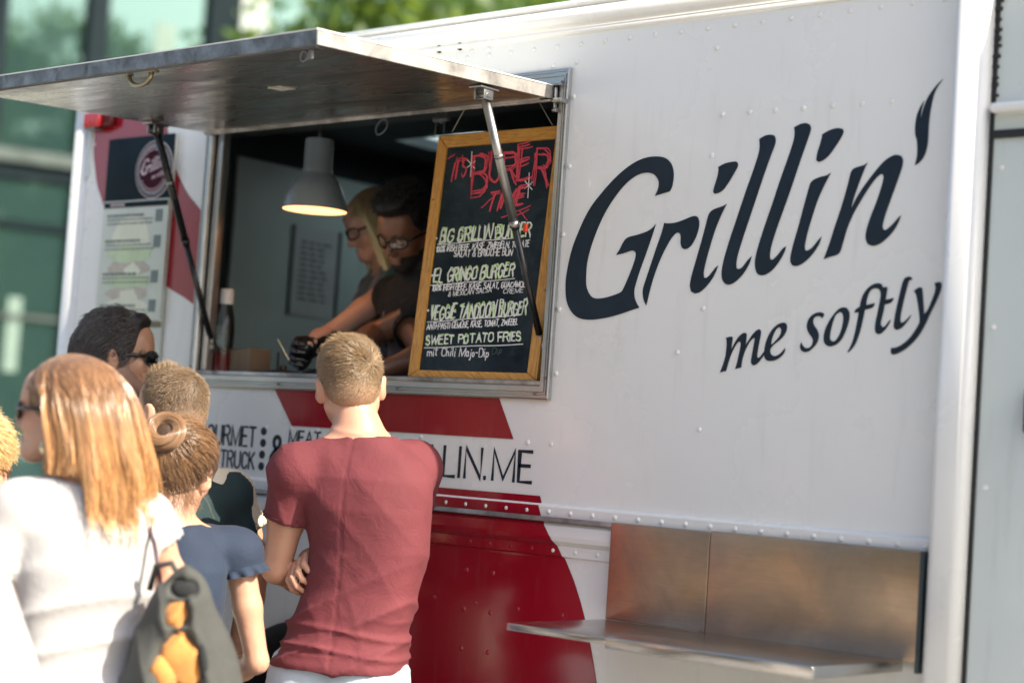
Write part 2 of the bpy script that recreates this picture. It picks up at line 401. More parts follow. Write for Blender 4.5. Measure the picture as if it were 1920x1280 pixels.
# red graphics: strips between two boundary curves, laid over each surface
def surf_y(z):
    if z >= 1.382: return 0.0
    if z >= 1.345: return -0.016 if z <= 1.374 else -0.016 + (z - 1.374) / .008 * .016
    if z > 1.336: return -0.014
    return float(np.interp(z, [q[1] for q in skirt[2:-1]], [q[0] for q in skirt[2:-1]]))
def decal(zs, xl, xr, name, mat, off=0.0022, cols=6):
    zs = sorted(zs); vs = []; fs = []; n = cols + 1
    for z in zs:
        a, b2 = xl(z), xr(z)
        for c in range(n): vs.append((a + (b2 - a) * c / cols, surf_y(z) - off, z))
    for i in range(len(zs) - 1):
        for c in range(cols): fs.append((i * n + c, i * n + c + 1, (i + 1) * n + c + 1, (i + 1) * n + c))
    m = len(vs); vs += [(x, y + off * .8, z) for x, y, z in vs]     # back side: real thickness
    fs += [tuple(m + q for q in reversed(f)) for f in list(fs)]
    return from_py(name, vs, fs, mat, truck)
def curve_x(pix):
    P = sorted([(onY(x, y)[2], onY(x, y)[0]) for x, y in pix]); zz = [p[0] for p in P]; xx = [p[1] for p in P]
    return (lambda z: float(np.interp(z, zz, xx))), zz[0], zz[-1]
a1, lo, hi = curve_x([(515, 728), (548, 798)]); a2, lo2, hi2 = curve_x([(935, 743), (963, 823)])
zl, zr = onY(548, 798)[2], onY(963, 823)[2]
decal([lo + 0.0, (lo + hi) / 2, min(hi, 1.652)], a1, a2, 'red_stripe', RED)
rb = [(1013, 930), (1022, 968), (1044, 1010), (1062, 1050), (1078, 1090), (1092, 1135), (1104, 1185), (1113, 1235), (1120, 1280), (1124, 1330)]
r2, zl0, zh0 = curve_x(rb)
l2, _, _ = curve_x([(545, 893), (575, 960), (610, 1040), (650, 1120), (690, 1210), (720, 1280), (740, 1350)])
zz = [0.63] + list(np.linspace(0.66, 1.24, 24)) + [1.2455, 1.2475, 1.2505, 1.2755, 1.279, 1.288, 1.300, 1.313, 1.326, 1.336]
decal(zz, l2, r2, 'red_curve_lower', RED)
zt = onY(1013, 930)[2]
decal([1.349, 1.360, 1.374, 1.378, 1.382, 1.40, zt], l2, r2, 'red_curve_upper', RED)
# rear graphic: left part and right part of a broad ring
la, z0, z1 = curve_x([(182, 120), (180, 208), (176, 290), (182, 345), (197, 392), (222, 440), (262, 495), (312, 537), (374, 574)])
ra, _, _ = curve_x([(300, 110), (310, 200), (313, 235), (319, 275), (330, 318), (350, 362), (383, 402)])
def rr(z):
    return min(ra(z), FX0 - .004) if z > onY(383, 402)[2] else FX0 - .004
decal(list(np.linspace(z0 + .002, z1, 34)), lambda z: min(la(z), rr(z) - .001), rr, 'red_ring', RED, cols=3)

# rivets, all real domes; two rows under the rail and others scattered along panel seams
rv = MB(); rvr = MB()
def riv(px, py, r=0.0075, mb=None, y=0.0):
    p = onY(px, py, y); (mb or rv).dome((p[0], y - .0005, p[2]), r, h=.45)
for p in [(885, 97), (917, 92), (968, 77), (1011, 68), (1054, 61), (1098, 55), (1140, 50), (1186, 42), (1240, 33), (1345, 90), (1038, 124), (1082, 117), (1076, 182), (1068, 312), (1056, 440), (1049, 580), (1043, 700),
          (1355, 215), (1406, 210), (1454, 207), (1507, 203), (1562, 198), (1617, 194), (1673, 190), (1792, 180), (1335, 292), (1319, 578), (1311, 805), (548, 803), (596, 806), (790, 818), (990, 829), (1034, 832), (500, 800),
          (1270, 660), (142, 512), (165, 360), (160, 430)]: riv(*p)
for p in ((825, 93), (864, 88)):
    q = onY(*p); MB().tube([(q[0], -.006, q[2]), (q[0], .02, q[2])], [.011, .011], 14).build('vent_plug', BLACKR, truck)
x = XL + .14
while x < XR - .02:
    rv.dome((x, -0.016, 1.3615), 0.0072, h=.5); (rvr if -3.55 < x < -3.02 else rv).dome((x + .02, -0.0105, 1.263), 0.0068, h=.5); x += 0.0725
for k in range(7):      # lower panel pairs
    for xx in (-3.30, -3.205):
        rvr.dome((xx, -0.0045, 1.185 - k * 0.105), .0072, h=.5)
x = XL + .2
while x < XR - .1:
    (rvr if -3.85 < x < -2.93 else rv).dome((x, -0.0045 if -3.85 < x < -2.93 else -0.002, 1.10), .006, h=.4); x += 0.15
x = -4.9
while x < XR:
    rv.dome((x, -0.0005, 2.602), .0075, h=.45); x += .0815
for z in np.arange(.9, 2.6, .13): rv.dome((XL + .13, -.0005, z), .006, h=.4)
for z in np.arange(1.5, 2.25, .35): rv.dome((-1.79, -.031, z), .007, h=.4)
rv.build('rivet_heads', WHITE, truck, 'stuff'); rvr.build('red_rivet_heads', RED, truck, 'stuff')

# window frame: four mitred bars with a stepped profile, protruding 14 mm
fw = MB()
def frame_bar(p, q, pin, qin, name):
    """outer edge p-q, inner edge pin-qin (x, z)"""
    prof = [(0.0, 0.0), (0.0, -.012), (.10, -.014), (.16, -.014), (.20, -.009), (.30, -.009), (.34, -.014), (.42, -.014), (.46, -.010), (.52, -.010), (.56, -.015), (.92, -.015), (1.0, -.011), (1.0, .06)]
    vs = []; n = len(prof)
    for (o, i) in ((p, pin), (q, qin)):
        for t, y in prof: vs.append((o[0] + (i[0] - o[0]) * t, y, o[1] + (i[1] - o[1]) * t))
    fs = [(k, k + 1, k + 1 + n, k + n) for k in range(n - 1)]
    return from_py(name, vs, fs + [tuple(range(n)), tuple(range(2 * n - 1, n - 1, -1))], ALU, wf)
wf = empty('window_frame', (0, 0, 0), 0, truck)
O = [(FX0, FZ0), (FX1, FZ0), (FX1, FZ1), (FX0, FZ1)]; I = [(WX0, WZ0), (WX1, WZ0), (WX1, WZ1), (WX0, WZ1)]
for k in range(4): frame_bar(O[k], O[(k + 1) % 4], I[k], I[(k + 1) % 4], 'frame_bar')
MB().box((WX0, -.011, WZ0), (WX1, .05, WZ0 + .012), .002).build('sill', ALUP, wf)
for x in (WX0, WX1):
    s_ = 1 if x == WX0 else -1
    if s_ > 0:
        MB().box((x + .000, .005, WZ0 + .012), (x + .030, .035, WZ1), .003).build('seal_strip', ALU, wf)
sc = MB()
for (x, z) in [(FX1 - .012, 1.71), (FX1 - .045, 1.667), (FX0 + .03, 1.667), (FX0 + .013, 1.71), (FX1 - .02, 2.50), (FX1 - .012, 2.45), (-3.6, 1.667), (-4.1, 1.667)]:
    sc.tube([(x, -.012, z), (x, -.0175, z)], [.0042, .0042], 10)
sc.build('frame_screws', SCREW, wf, 'stuff')

# awning hatch: thick panel, hinge rail, handle, latches
HZ, TILT = 2.455, math.radians(2.6); AD = 0.874
hatch = empty('hatch', (0, -.012, HZ), 0, truck); hatch.rotation_euler = (TILT, 0, 0)   # local -Y is outwards, tilts down a little
AX0, AX1 = -4.505, -3.088
MB().box((AX0 + .004, -AD + .004, -.001), (AX1 - .004, -.03, .032)).build('hatch_underside', STEEL, hatch)
MB().box((AX0, -AD, .0), (AX1, -AD + .004, .034), 0).build('front_edge', mat_metal('weathered_edge', (.34, .36, .38), .45, (3, 30, 30), .8, sscale=14), hatch)
MB().box((AX1 - .004, -AD + .004, .0), (AX1, -.012, .034)).build('side_edge', ALUP, hatch)
MB().box((AX0, -AD + .004, .0), (AX0 + .004, -.012, .034)).build('side_edge', ALUP, hatch)
MB().box((AX0 - .002, -AD - .002, .034), (AX1 + .002, -.01, .037)).build('top_skin', WHITE, hatch)
hr = MB(); hr.box((AX0, -.034, -.004), (AX1 - .03, -.012, .004), .0015); hr.box((AX0, -.030, -.009), (AX1 - .0, -.016, -.003), .0015)
hr.build('hinge_rail', ALUP, hatch)
hs = MB()
for k in range(12):
    x = AX0 + .03 + k * .122; hs.tube([(x, -.023, -.009), (x, -.023, -.0115)], [.0045, .0045], 8)
hs.build('hinge_screws', BLACKR, hatch, 'stuff')
MB().box((AX0 + .008, -AD + .006, -.005), (AX1 - .008, -AD + .012, .0)).build('edge_lip', SCREW, hatch)
hd = MB(); hx = -3.785; hy = -AD + .035
pts = []
for k in range(13):
    a = math.pi * k / 12; pts.append((hx - .046 * math.cos(a) * (1 - .15 * math.sin(a)), hy, -.004 - .030 * math.sin(a) ** .7))
hd.tube(pts, .0065, 10); hd.box((hx - .066, hy - .010, -.005), (hx - .038, hy + .010, -.0005), .002); hd.box((hx + .038, hy - .010, -.005), (hx + .066, hy + .010, -.0005), .002)
hd.build('pull_handle', mat_metal('worn_brass_handle', (.42, .36, .24), .22), hatch)
for lx in (AX0 + .03, AX1 - .05):
    l = MB(); l.box((lx - .03, -AD + .012, -.006), (lx + .035, -AD + .036, -.001), .002); l.box((lx + .006, -AD + .014, -.030), (lx + .02, -AD + .022, -.004), .002)
    cc = [(lx - .012 + .012 * math.cos(2 * math.pi * k / 14), -AD + .02, -.020 + .012 * math.sin(2 * math.pi * k / 14)) for k in range(15)]
    l.tube(cc, .0035, 8); l.build('latch', SCREW, hatch)
MB().box((-3.655, -.52, -.0035), (-3.60, -.47, -.0012)).build('label_patch', mat_simple('pale_patch', (.6, .58, .5), .5), hatch)
hb = MB(); hb.box((-3.075, -.045, 2.44), (-3.045, -.012, 2.452), .002); hb.box((-3.083, -.03, 2.425), (-3.077, -.02, 2.485), .002); hb.box((-3.10, -.034, 2.488), (-3.06, -.012, 2.494), .002)
hb.tube([(-3.085, -.027, 2.423), (-3.07, -.027, 2.423)], .006); hb.build('hinge_bolt', CHROME, truck)
# gas struts
def strut(x, top, bot, mats, name='gas_strut'):
    t = np.array(top); b_ = np.array(bot); e = empty(name, (0, 0, 0), 0, truck)
    L = lambda s: t + (b_ - t) * s
    MB().tube([L(0.03), L(.50)], .0118, 16).build('upper_tube', mats[0], e)
    MB().tube([L(.50), L(.525)], .0135, 16).build('collar', mats[2], e)
    MB().tube([L(.24), L(.255)], .0128, 16).build('ring', CHROME, e)
    MB().tube([L(.525), L(.955)], .0095, 14).build('lower_tube', mats[1], e)
    m = MB(); m.tube([L(.95), L(1.0)], [.0055, .0055], 10); m.tube([b_ + [-.014, 0, 0], b_ + [.014, 0, 0]], .0115, 12); m.build('ball_end', CHROME, e)
    k = MB(); k.box((t[0] - .022, t[1] - .035, t[2] + .004), (t[0] + .022, t[1] + .035, t[2] + .010), .002); k.box((t[0] - .018, t[1] - .018, t[2] - .022), (t[0] - .013, t[1] + .018, t[2] + .006), .001)
    k.box((t[0] + .013, t[1] - .018, t[2] - .022), (t[0] + .018, t[1] + .018, t[2] + .006), .001); k.tube([t + [-.022, 0, -.010], t + [.022, 0, -.010]], .0065, 10)
    k.build('bracket', CHROME, e)
strut(-3.118, (-3.118, -.268, 2.428), (-3.118, .032, 1.80), (CHROME, BLACKP, CHROME))
strut(-4.468, (-4.468, -.262, 2.428), (-4.468, .032, 1.775), (BLACKP, BLACKP, BLACKP))
q = onX(986, 427, -3.125)
MB().box((q[0] - .006, q[1] - .006, q[2] - .012), (q[0] + .006, q[1] + .004, q[2] + .010), .003).build('red_highlight', mat_simple('orange_red_highlight', (.75, .06, .015), .3), truck)  # red highlight on the strut, put in as a small coloured block

# marker lamp on the rear corner
lm = empty('marker_lamp', (-5.085, 0, 2.535), 0, truck)
MB().box((-.068, -.030, -.020), (.068, -.002, .028), .008).build('lamp_base', mat_simple('dark_red_housing', (.09, .004, .006), .3), lm)
l = MB()
for k in range(4): l.box((-.062 + k * .022, -.046, -.024), (-.042 + k * .022, -.028, .024), .006)
l.build('lens', mat_simple('red_lens', (.62, .006, .014), .08, coat=1.0), lm)
MB().box((-.066, -.040, -.030), (.0, -.004, -.0245), .002).build('lens_edge', ALUP, lm)

# fold-down shelf on the side wall
BY = -0.034
MB().box((-2.797, BY, 1.108), (-2.496, BY + .032, 1.350), .003).build('backsplash_sheet', BACKS, truck)
MB().box((-2.493, BY - .003, 1.106), (-1.925, BY + .030, 1.352), .003).build('backsplash_sheet', BACKS, truck)
MB().box((-1.925, BY - .02, 1.085), (-1.915, BY + .034, 1.352), .002).build('backsplash_end', mat_simple('dark_edge', (.03, .045, .05), .4), truck)
sh = MB(); SZ = 1.108
sh.box((-2.800, -.41, SZ - .017), (-2.505, BY - .001, SZ), .003); sh.build('shelf_leaf', SHELFM, truck)
sh = MB(); sh.box((-2.503, -.415, SZ - .024), (-1.962, BY - .001, SZ + .002), .003); sh.build('shelf_leaf', SHELFM, truck)
MB().box((-1.92, -.03, 1.29), (-1.906, -.005, 1.335)).build('latch_plate', GREYW, truck)
# ------------------------------------------------------------------ lettering on the truck
from mathutils.geometry import tessellate_polygon
def smooth_poly(P, corner=48, k=4):
    P = [np.array(p, float) for p in P]; n = len(P)
    def ang(i):
        a = P[i] - P[i - 1]; b_ = P[(i + 1) % n] - P[i]
        c = (a @ b_) / (np.linalg.norm(a) * np.linalg.norm(b_) + 1e-9); return math.degrees(math.acos(max(-1, min(1, c))))
    cor = [ang(i) > corner for i in range(n)]; out = []
    for i in range(n):
        p1, p2 = P[i], P[(i + 1) % n]
        p0 = p1 - (p2 - p1) * .5 if cor[i] else P[i - 1]
        p3 = p2 + (p2 - p1) * .5 if cor[(i + 1) % n] else P[(i + 2) % n]
        m1 = (p2 - p0) * .5; m2 = (p3 - p1) * .5; L = np.linalg.norm(p2 - p1)
        for m_ in (m1, m2):
            q = np.linalg.norm(m_)
            if q > L: m_ *= L / q
        for j in range(k):
            t = j / k; t2, t3 = t * t, t ** 3
            out.append((2 * t3 - 3 * t2 + 1) * p1 + (t3 - 2 * t2 + t) * m1 + (-2 * t3 + 3 * t2) * p2 + (t3 - t2) * m2)
    return out
def flat_shape(loops, to3, nrm, mat, name, parent, thick=0.0012, off=0.0008, smooth=4):
    """loops: outline (and holes) in pixels -> thin solid film on a surface"""
    L3 = []
    nrm = np.array(nrm, float)
    for lp in loops:
        s = smooth_poly(lp, k=smooth) if smooth > 1 else lp
        L3.append([to3(x, y) + nrm * off for x, y in s])
    allp = [p for l in L3 for p in l]; tri = tessellate_polygon([[Vector(p) for p in l] for l in L3])
    vs = [p + nrm * thick for p in allp] + allp; n = len(allp); fs = []
    for a, b_, c in tri:
        cr = np.cross(allp[b_] - allp[a], allp[c] - allp[a])
        if cr @ nrm < 0: a, c = c, a
        fs.append((a, b_, c))
    base = 0
    for l in L3:
        for i in range(len(l)): j = (i + 1) % len(l); fs.append((base + i, base + j, base + j + n, base + i + n))
        base += len(l)
    return from_py(name, vs, fs, mat, parent)
TN = (0, -1, 0)
def cropper(x0, y0, s): return lambda P: [(x0 + x / s, y0 + y / s) for x, y in P]
cA, cB, cC, cD, cE = cropper(1040, 260, 3.5567), cropper(1280, 210, 3.657), cropper(1520, 130, 3.282), cropper(1330, 580, 7.68), cropper(1560, 510, 7.53)
G_ = cA([(671,382),(770,352),(785,320),(795,260),(793,210),(780,170),(755,140),(720,124),(670,120),(610,128),(550,152),(490,190),(430,240),(370,300),(310,370),(255,440),(205,525),(160,625),(120,730),(95,830),(78,930),(75,1010),(82,1080),(105,1140),(145,1185),(195,1204),(260,1206),(340,1195),(420,1175),(500,1148),(566,1126),(548,1095),(535,1060),(533,1010),(545,960),(570,880),(610,770),(650,655),(676,570),(655,595),(620,618),(560,640),(500,655),(475,670),(455,700),(435,740),(412,776),(460,765),(520,746),(540,755),(543,780),(530,830),(500,910),(465,990),(445,1022),(400,1042),(340,1060),(285,1066),(250,1055),(225,1020),(212,975),(212,900),(220,820),(245,720),(285,610),(335,500),(390,410),(450,330),(510,272),(570,237),(625,228),(665,240),(690,270),(697,300),(690,340)])
R_ = cA([(733,562),(760,566),(810,560),(860,543),(910,522),(940,516),(958,525),(966,555),(962,600),(945,655),(915,710),(890,732),(868,738),(850,725),(842,695),(843,655),(838,635),(825,626),(805,635),(780,665),(740,735),(700,820),(665,915),(640,1000),(613,1112),(598,1080),(590,1040),(592,1000),(610,940),(640,850),(680,730),(715,630)])
D1 = cB([(246,378),(290,355),(340,343),(370,341),(381,355),(378,378),(350,430),(310,495),(280,535),(250,555),(222,562),(212,548),(220,510),(240,445),(248,395)])
I1 = cB([(304,630),(280,645),(230,662),(200,678),(180,705),(165,760),(130,890),(90,1030),(62,1130),(52,1190),(60,1230),(85,1243),(120,1235),(160,1200),(200,1150),(230,1095),(244,1052),(225,1070),(190,1115),(165,1138),(148,1135),(146,1100),(160,1030),(190,920),(225,810),(265,710)])
L1 = cB([(528,186),(570,163),(610,157),(632,165),(640,190),(635,225),(605,305),(560,430),(510,580),(460,730),(410,880),(380,980),(370,1040),(372,1072),(385,1078),(410,1065),(445,1020),(474,989),(465,1025),(440,1075),(400,1130),(355,1170),(318,1184),(288,1172),(272,1140),(270,1090),(285,1010),(320,890),(370,740),(430,560),(490,390),(522,290),(530,240)])
L2 = cB([(767,106),(810,84),(850,78),(875,90),(882,115),(870,160),(835,260),(790,390),(740,540),(690,680),(640,820),(610,920),(600,980),(603,1010),(620,1013),(650,985),(690,935),(711,922),(700,960),(670,1015),(625,1075),(580,1110),(540,1120),(512,1105),(500,1070),(498,1020),(515,940),(555,810),(610,650),(670,470),(730,300),(762,200),(770,150)])
D2 = cC([(72,402),(120,375),(170,363),(198,368),(205,385),(190,420),(155,475),(115,530),(80,560),(50,572),(36,560),(42,520),(60,460),(72,415)])
I2 = cB([(1018,418),(990,435),(940,448),(905,463),(880,485),(868,520),(840,620),(800,770),(760,910),(742,990),(742,1030),(755,1052),(785,1056),(825,1038),(870,1000),(910,950),(940,900),(954,855),(935,875),(890,930),(860,950),(842,948),(840,915),(855,840),(890,720),(930,600),(975,500)])
N_ = cC([(353,573),(330,590),(290,602),(262,615),(248,640),(225,730),(190,850),(150,970),(115,1080),(82,1168),(120,1155),(160,1143),(182,1125),(200,1070),(225,985),(260,900),(310,810),(360,730),(400,675),(430,648),(447,648),(450,670),(435,730),(405,820),(370,910),(345,990),(340,1040),(352,1075),(385,1087),(425,1075),(470,1040),(515,990),(545,935),(558,899),(540,915),(500,960),(465,990),(448,985),(445,960),(460,900),(495,800),(535,690),(565,600),(570,560),(560,535),(535,527),(500,535),(450,570),(390,640),(330,720),(285,790),(248,865),(265,800),(300,700),(335,610)])
FL = cC([(816,62),(790,85),(760,120),(725,170),(705,215),(690,260),(680,315),(681,270),(690,230),(700,195),(680,225),(655,285),(645,350),(645,400),(655,440),(658,490),(655,540),(642,592),(670,575),(700,535),(718,480),(725,420),(730,330),(740,250),(760,160),(785,105)])
m_ = cD([(242,412),(290,395),(328,392),(341,405),(335,460),(318,578),(350,520),(400,430),(450,370),(495,340),(525,338),(541,355),(538,420),(525,520),(560,460),(620,370),(680,305),(720,284),(745,300),(746,350),(730,440),(705,570),(692,670),(700,697),(725,690),(760,650),(802,590),(800,640),(760,700),(710,765),(670,795),(640,803),(612,785),(605,740),(615,670),(635,560),(655,450),(658,415),(640,412),(600,450),(550,530),(510,620),(480,720),(462,838),(420,845),(376,858),(400,780),(430,650),(455,520),(455,475),(438,462),(410,480),(360,560),(310,670),(275,780),(245,886),(200,895),(158,908),(195,810),(230,700),(248,590),(255,490),(252,440)])
e_ = cD([(798,620),(800,560),(820,470),(860,370),(910,290),(970,230),(1030,198),(1085,192),(1118,215),(1122,270),(1105,330),(1060,400),(1000,455),(930,510),(890,560),(880,600),(890,640),(920,665),(960,670),(1010,645),(1060,600),(1092,555),(1095,590),(1070,640),(1010,700),(940,735),(870,742),(820,725),(798,680)])
eh = cD([(893,515),(900,450),(925,370),(960,300),(995,262),(1025,262),(1040,290),(1035,340),(1010,390),(960,450)])
s_ = cD([(1630,128),(1605,105),(1570,98),(1530,108),(1505,140),(1500,190),(1520,240),(1555,290),(1578,350),(1578,410),(1555,480),(1500,550),(1440,600),(1385,615),(1340,600),(1315,560),(1312,520),(1328,475),(1350,520),(1385,552),(1425,558),(1465,535),(1490,490),(1495,440),(1475,395),(1435,340),(1412,280),(1410,220),(1430,150),(1480,85),(1540,52),(1600,42),(1645,55),(1658,80)])
o_ = [(1544.8,632),(1546,642.5),(1551.4,647.7),(1557.9,649.3),(1568,646),(1577.3,637.5),(1585.2,622.9),(1591.2,605.6),(1593.5,593.7),(1592.5,584.4),(1588.6,578),(1582.6,576.2),(1574.6,578.4),(1564.4,588.5),(1554,604),(1547.4,619)]
oh = [(1556.6,632),(1559.2,615.2),(1564.4,597.5),(1568,590),(1574.6,585),(1579.3,587),(1581.5,592.3),(1581.2,603),(1578.6,616.2),(1573.3,629.5),(1566.6,638.8),(1562,640.3),(1557.9,637.3)]
ft_ = cE([(322,572),(330,540),(355,515),(398,490),(410,420),(440,330),(490,250),(550,195),(610,165),(670,160),(705,178),(722,215),(785,212),(785,240),(762,390),(820,380),(872,364),(865,395),(830,435),(745,462),(730,560),(700,680),(692,740),(710,772),(735,775),(765,750),(800,700),(828,672),(820,710),(780,780),(730,840),(690,872),(650,875),(618,850),(610,800),(620,700),(650,560),(675,430),(692,330),(685,270),(660,238),(620,232),(570,245),(530,290),(500,370),(488,465),(540,455),(605,436),(600,470),(570,505),(470,530),(455,600),(420,760),(380,900),(330,1020),(275,1095),(230,1136),(222,1128),(260,1060),(300,960),(335,820),(360,690),(382,572),(350,572)])
l_ = cE([(1135,90),(1130,115),(1108,110),(1090,130),(1060,230),(1030,350),(1000,480),(975,600),(968,680),(978,712),(1000,712),(1040,685),(1085,640),(1120,600),(1100,650),(1050,720),(990,785),(930,815),(895,808),(875,775),(880,700),(900,580),(930,440),(965,290),(1000,150),(1030,90),(1070,68),(1110,68)])
y_ = cE([(1160,268),(1200,235),(1240,217),(1270,220),(1280,250),(1290,380),(1305,592),(1350,540),(1400,430),(1450,300),(1465,220),(1452,158),(1490,145),(1530,143),(1552,165),(1548,220),(1520,310),(1460,450),(1390,590),(1320,740),(1240,880),(1150,990),(1050,1080),(960,1135),(890,1163),(850,1160),(833,1130),(840,1070),(900,1065),(980,1030),(1080,950),(1160,850),(1220,750),(1240,700),(1235,600),(1215,450),(1190,320)])
BIGL = [[G_], [R_], [D1], [I1], [L1], [L2], [D2], [I2], [N_], [FL], [m_], [e_, eh], [s_], [o_, oh], [ft_], [l_], [y_]]
big = empty('script_lettering', (0, 0, 0), 0, truck)
for lp in BIGL:
    flat_shape(lp, lambda x, y: onY(x, y, 0.0), TN, NAVY, 'letter', big)

# stroke font: unit box, x 0..w, y 0..1
def arc(cx, cy, rx, ry, a0, a1, n=10):
    return [(cx + rx * math.cos(math.radians(a0 + (a1 - a0) * i / n)), cy + ry * math.sin(math.radians(a0 + (a1 - a0) * i / n))) for i in range(n + 1)]
FONT = {
 'A': (.62, [[(0, 0), (.31, 1), (.62, 0)], [(.12, .36), (.5, .36)]]),
 'B': (.55, [[(0, 0), (0, 1), (.3, 1)] + arc(.3, .76, .22, .24, 90, -90) + [(0, .52)], [(.3, .52)] + arc(.3, .26, .25, .26, 90, -90) + [(0, 0)]]),
 'C': (.55, [arc(.3, .68, .25, .30, 20, 180, 7) + arc(.3, .30, .25, .30, 180, 340, 7)]),
 'D': (.58, [[(0, 0), (0, 1), (.25, 1)] + arc(.25, .7, .32, .3, 90, 0, 5) + arc(.25, .3, .32, .3, 0, -90, 5) + [(0, 0)]]),
 'E': (.48, [[(.46, 1), (0, 1), (0, 0), (.48, 0)], [(0, .53), (.40, .53)]]),
 'F': (.46, [[(.46, 1), (0, 1), (0, 0)], [(0, .53), (.38, .53)]]),
 'G': (.6, [arc(.3, .68, .27, .30, 25, 180, 7) + arc(.3, .30, .27, .30, 180, 350, 7) + [(.57, .46), (.34, .46)]]),
 'H': (.56, [[(0, 0), (0, 1)], [(.56, 0), (.56, 1)], [(0, .52), (.56, .52)]]),
 'I': (.06, [[(.03, 0), (.03, 1)]]),
 'J': (.4, [[(.38, 1), (.38, .25)] + arc(.2, .22, .18, .22, 0, -170, 6)]),
 'K': (.55, [[(0, 0), (0, 1)], [(.52, 1), (.03, .45)], [(.18, .6), (.55, 0)]]),
 'L': (.45, [[(0, 1), (0, 0), (.45, 0)]]),
 'M': (.72, [[(0, 0), (0, 1), (.36, 0.05), (.72, 1), (.72, 0)]]),
 'N': (.58, [[(0, 0), (0, 1), (.58, 0), (.58, 1)]]),
 'O': (.6, [arc(.3, .70, .27, .28, 0, 180, 8) + arc(.3, .28, .27, .28, 180, 360, 8) + [(.57, .7)]]),
 'P': (.54, [[(0, 0), (0, 1), (.3, 1)] + arc(.3, .74, .24, .26, 90, -90) + [(0, .48)]]),
 'R': (.56, [[(0, 0), (0, 1), (.3, 1)] + arc(.3, .76, .23, .24, 90, -90) + [(0, .52)], [(.3, .52), (.56, 0)]]),
 'S': (.52, [arc(.26, .76, .23, .23, 20, 250, 8) + arc(.26, .26, .25, .26, 75, -160, 8)]),
 'T': (.54, [[(0, 1), (.54, 1)], [(.27, 1), (.27, 0)]]),
 'U': (.56, [[(0, 1), (0, .28)] + arc(.28, .28, .28, .28, 180, 360, 8) + [(.56, 1)]]),
 'V': (.58, [[(0, 1), (.29, 0), (.58, 1)]]),
 'W': (.8, [[(0, 1), (.2, 0), (.4, .8), (.6, 0), (.8, 1)]]),
 'X': (.55, [[(0, 0), (.55, 1)], [(0, 1), (.55, 0)]]),
 'Z': (.52, [[(0, 1), (.52, 1), (0, 0), (.52, 0)]]),
 'Y': (.55, [[(0, 1), (.27, .5), (.55, 1)], [(.27, .5), (.27, 0)]]),
 '1': (.25, [[(0, .75), (.22, 1), (.22, 0)]]),
 '0': (.42, [arc(.21, .5, .2, .5, 90, 450, 14)]),
 '%': (.6, [arc(.14, .8, .13, .18, 0, 360, 8), [(.55, 1), (.05, 0)], arc(.46, .2, .13, .18, 0, 360, 8)]),
 ',': (.12, [[(.08, .08), (.0, -.15)]]), '.': (.1, [[(.03, 0), (.03, .07)]]), '-': (.34, [[(.04, .45), (.32, .45)]]), "'": (.1, [[(.06, 1.05), (.03, .8)]]),
 '&': (.62, [[(.62, 0), (.14, .72)] + arc(.28, .82, .16, .17, 190, -10, 8) + [(.40, .66), (.12, .44)] + arc(.26, .24, .24, .24, 130, 300, 8) + [(.52, .18), (.62, .42)]]),
 'm': (.62, [[(0, .55), (0, 0)], [(0, .38)] + arc(.15, .38, .14, .17, 170, 0, 5) + [(.29, 0)], [(.29, .38)] + arc(.45, .38, .14, .17, 170, 0, 5) + [(.59, .05), (.66, .03)]]),
 'i': (.12, [[(.03, .55), (.03, .05), (.1, 0)], [(.05, .76), (.07, .8)]]),
 't': (.3, [[(.12, .9), (.1, .08), (.24, .02)], [(0, .6), (.28, .62)]]),
 'h': (.36, [[(0, 1), (0, 0)], [(0, .36)] + arc(.15, .38, .14, .17, 170, 0, 5) + [(.3, 0)]]),
 'l': (.14, [[(.04, 1), (.04, .08), (.13, .02)]]),
 'a': (.36, [arc(.16, .27, .15, .27, 20, 380, 10), [(.32, .52), (.32, .05), (.38, 0)]]),
 'j': (.16, [[(.12, .55), (.12, -.2)] + arc(.04, -.22, .08, .14, 0, -150, 5), [(.12, .76), (.14, .8)]]),
 'o': (.34, [arc(.16, .27, .16, .27, 90, 450, 10)]),
 'p': (.36, [[(0, .55), (0, -.38)], arc(.16, .27, .16, .27, 170, -180, 10)]),
}
FONT['Ä'] = (.62, FONT['A'][1] + [[(.14, 1.12), (.17, 1.2)], [(.42, 1.12), (.45, 1.2)]])
FONT['Ü'] = (.56, FONT['U'][1] + [[(.14, 1.12), (.17, 1.2)], [(.40, 1.12), (.43, 1.2)]])
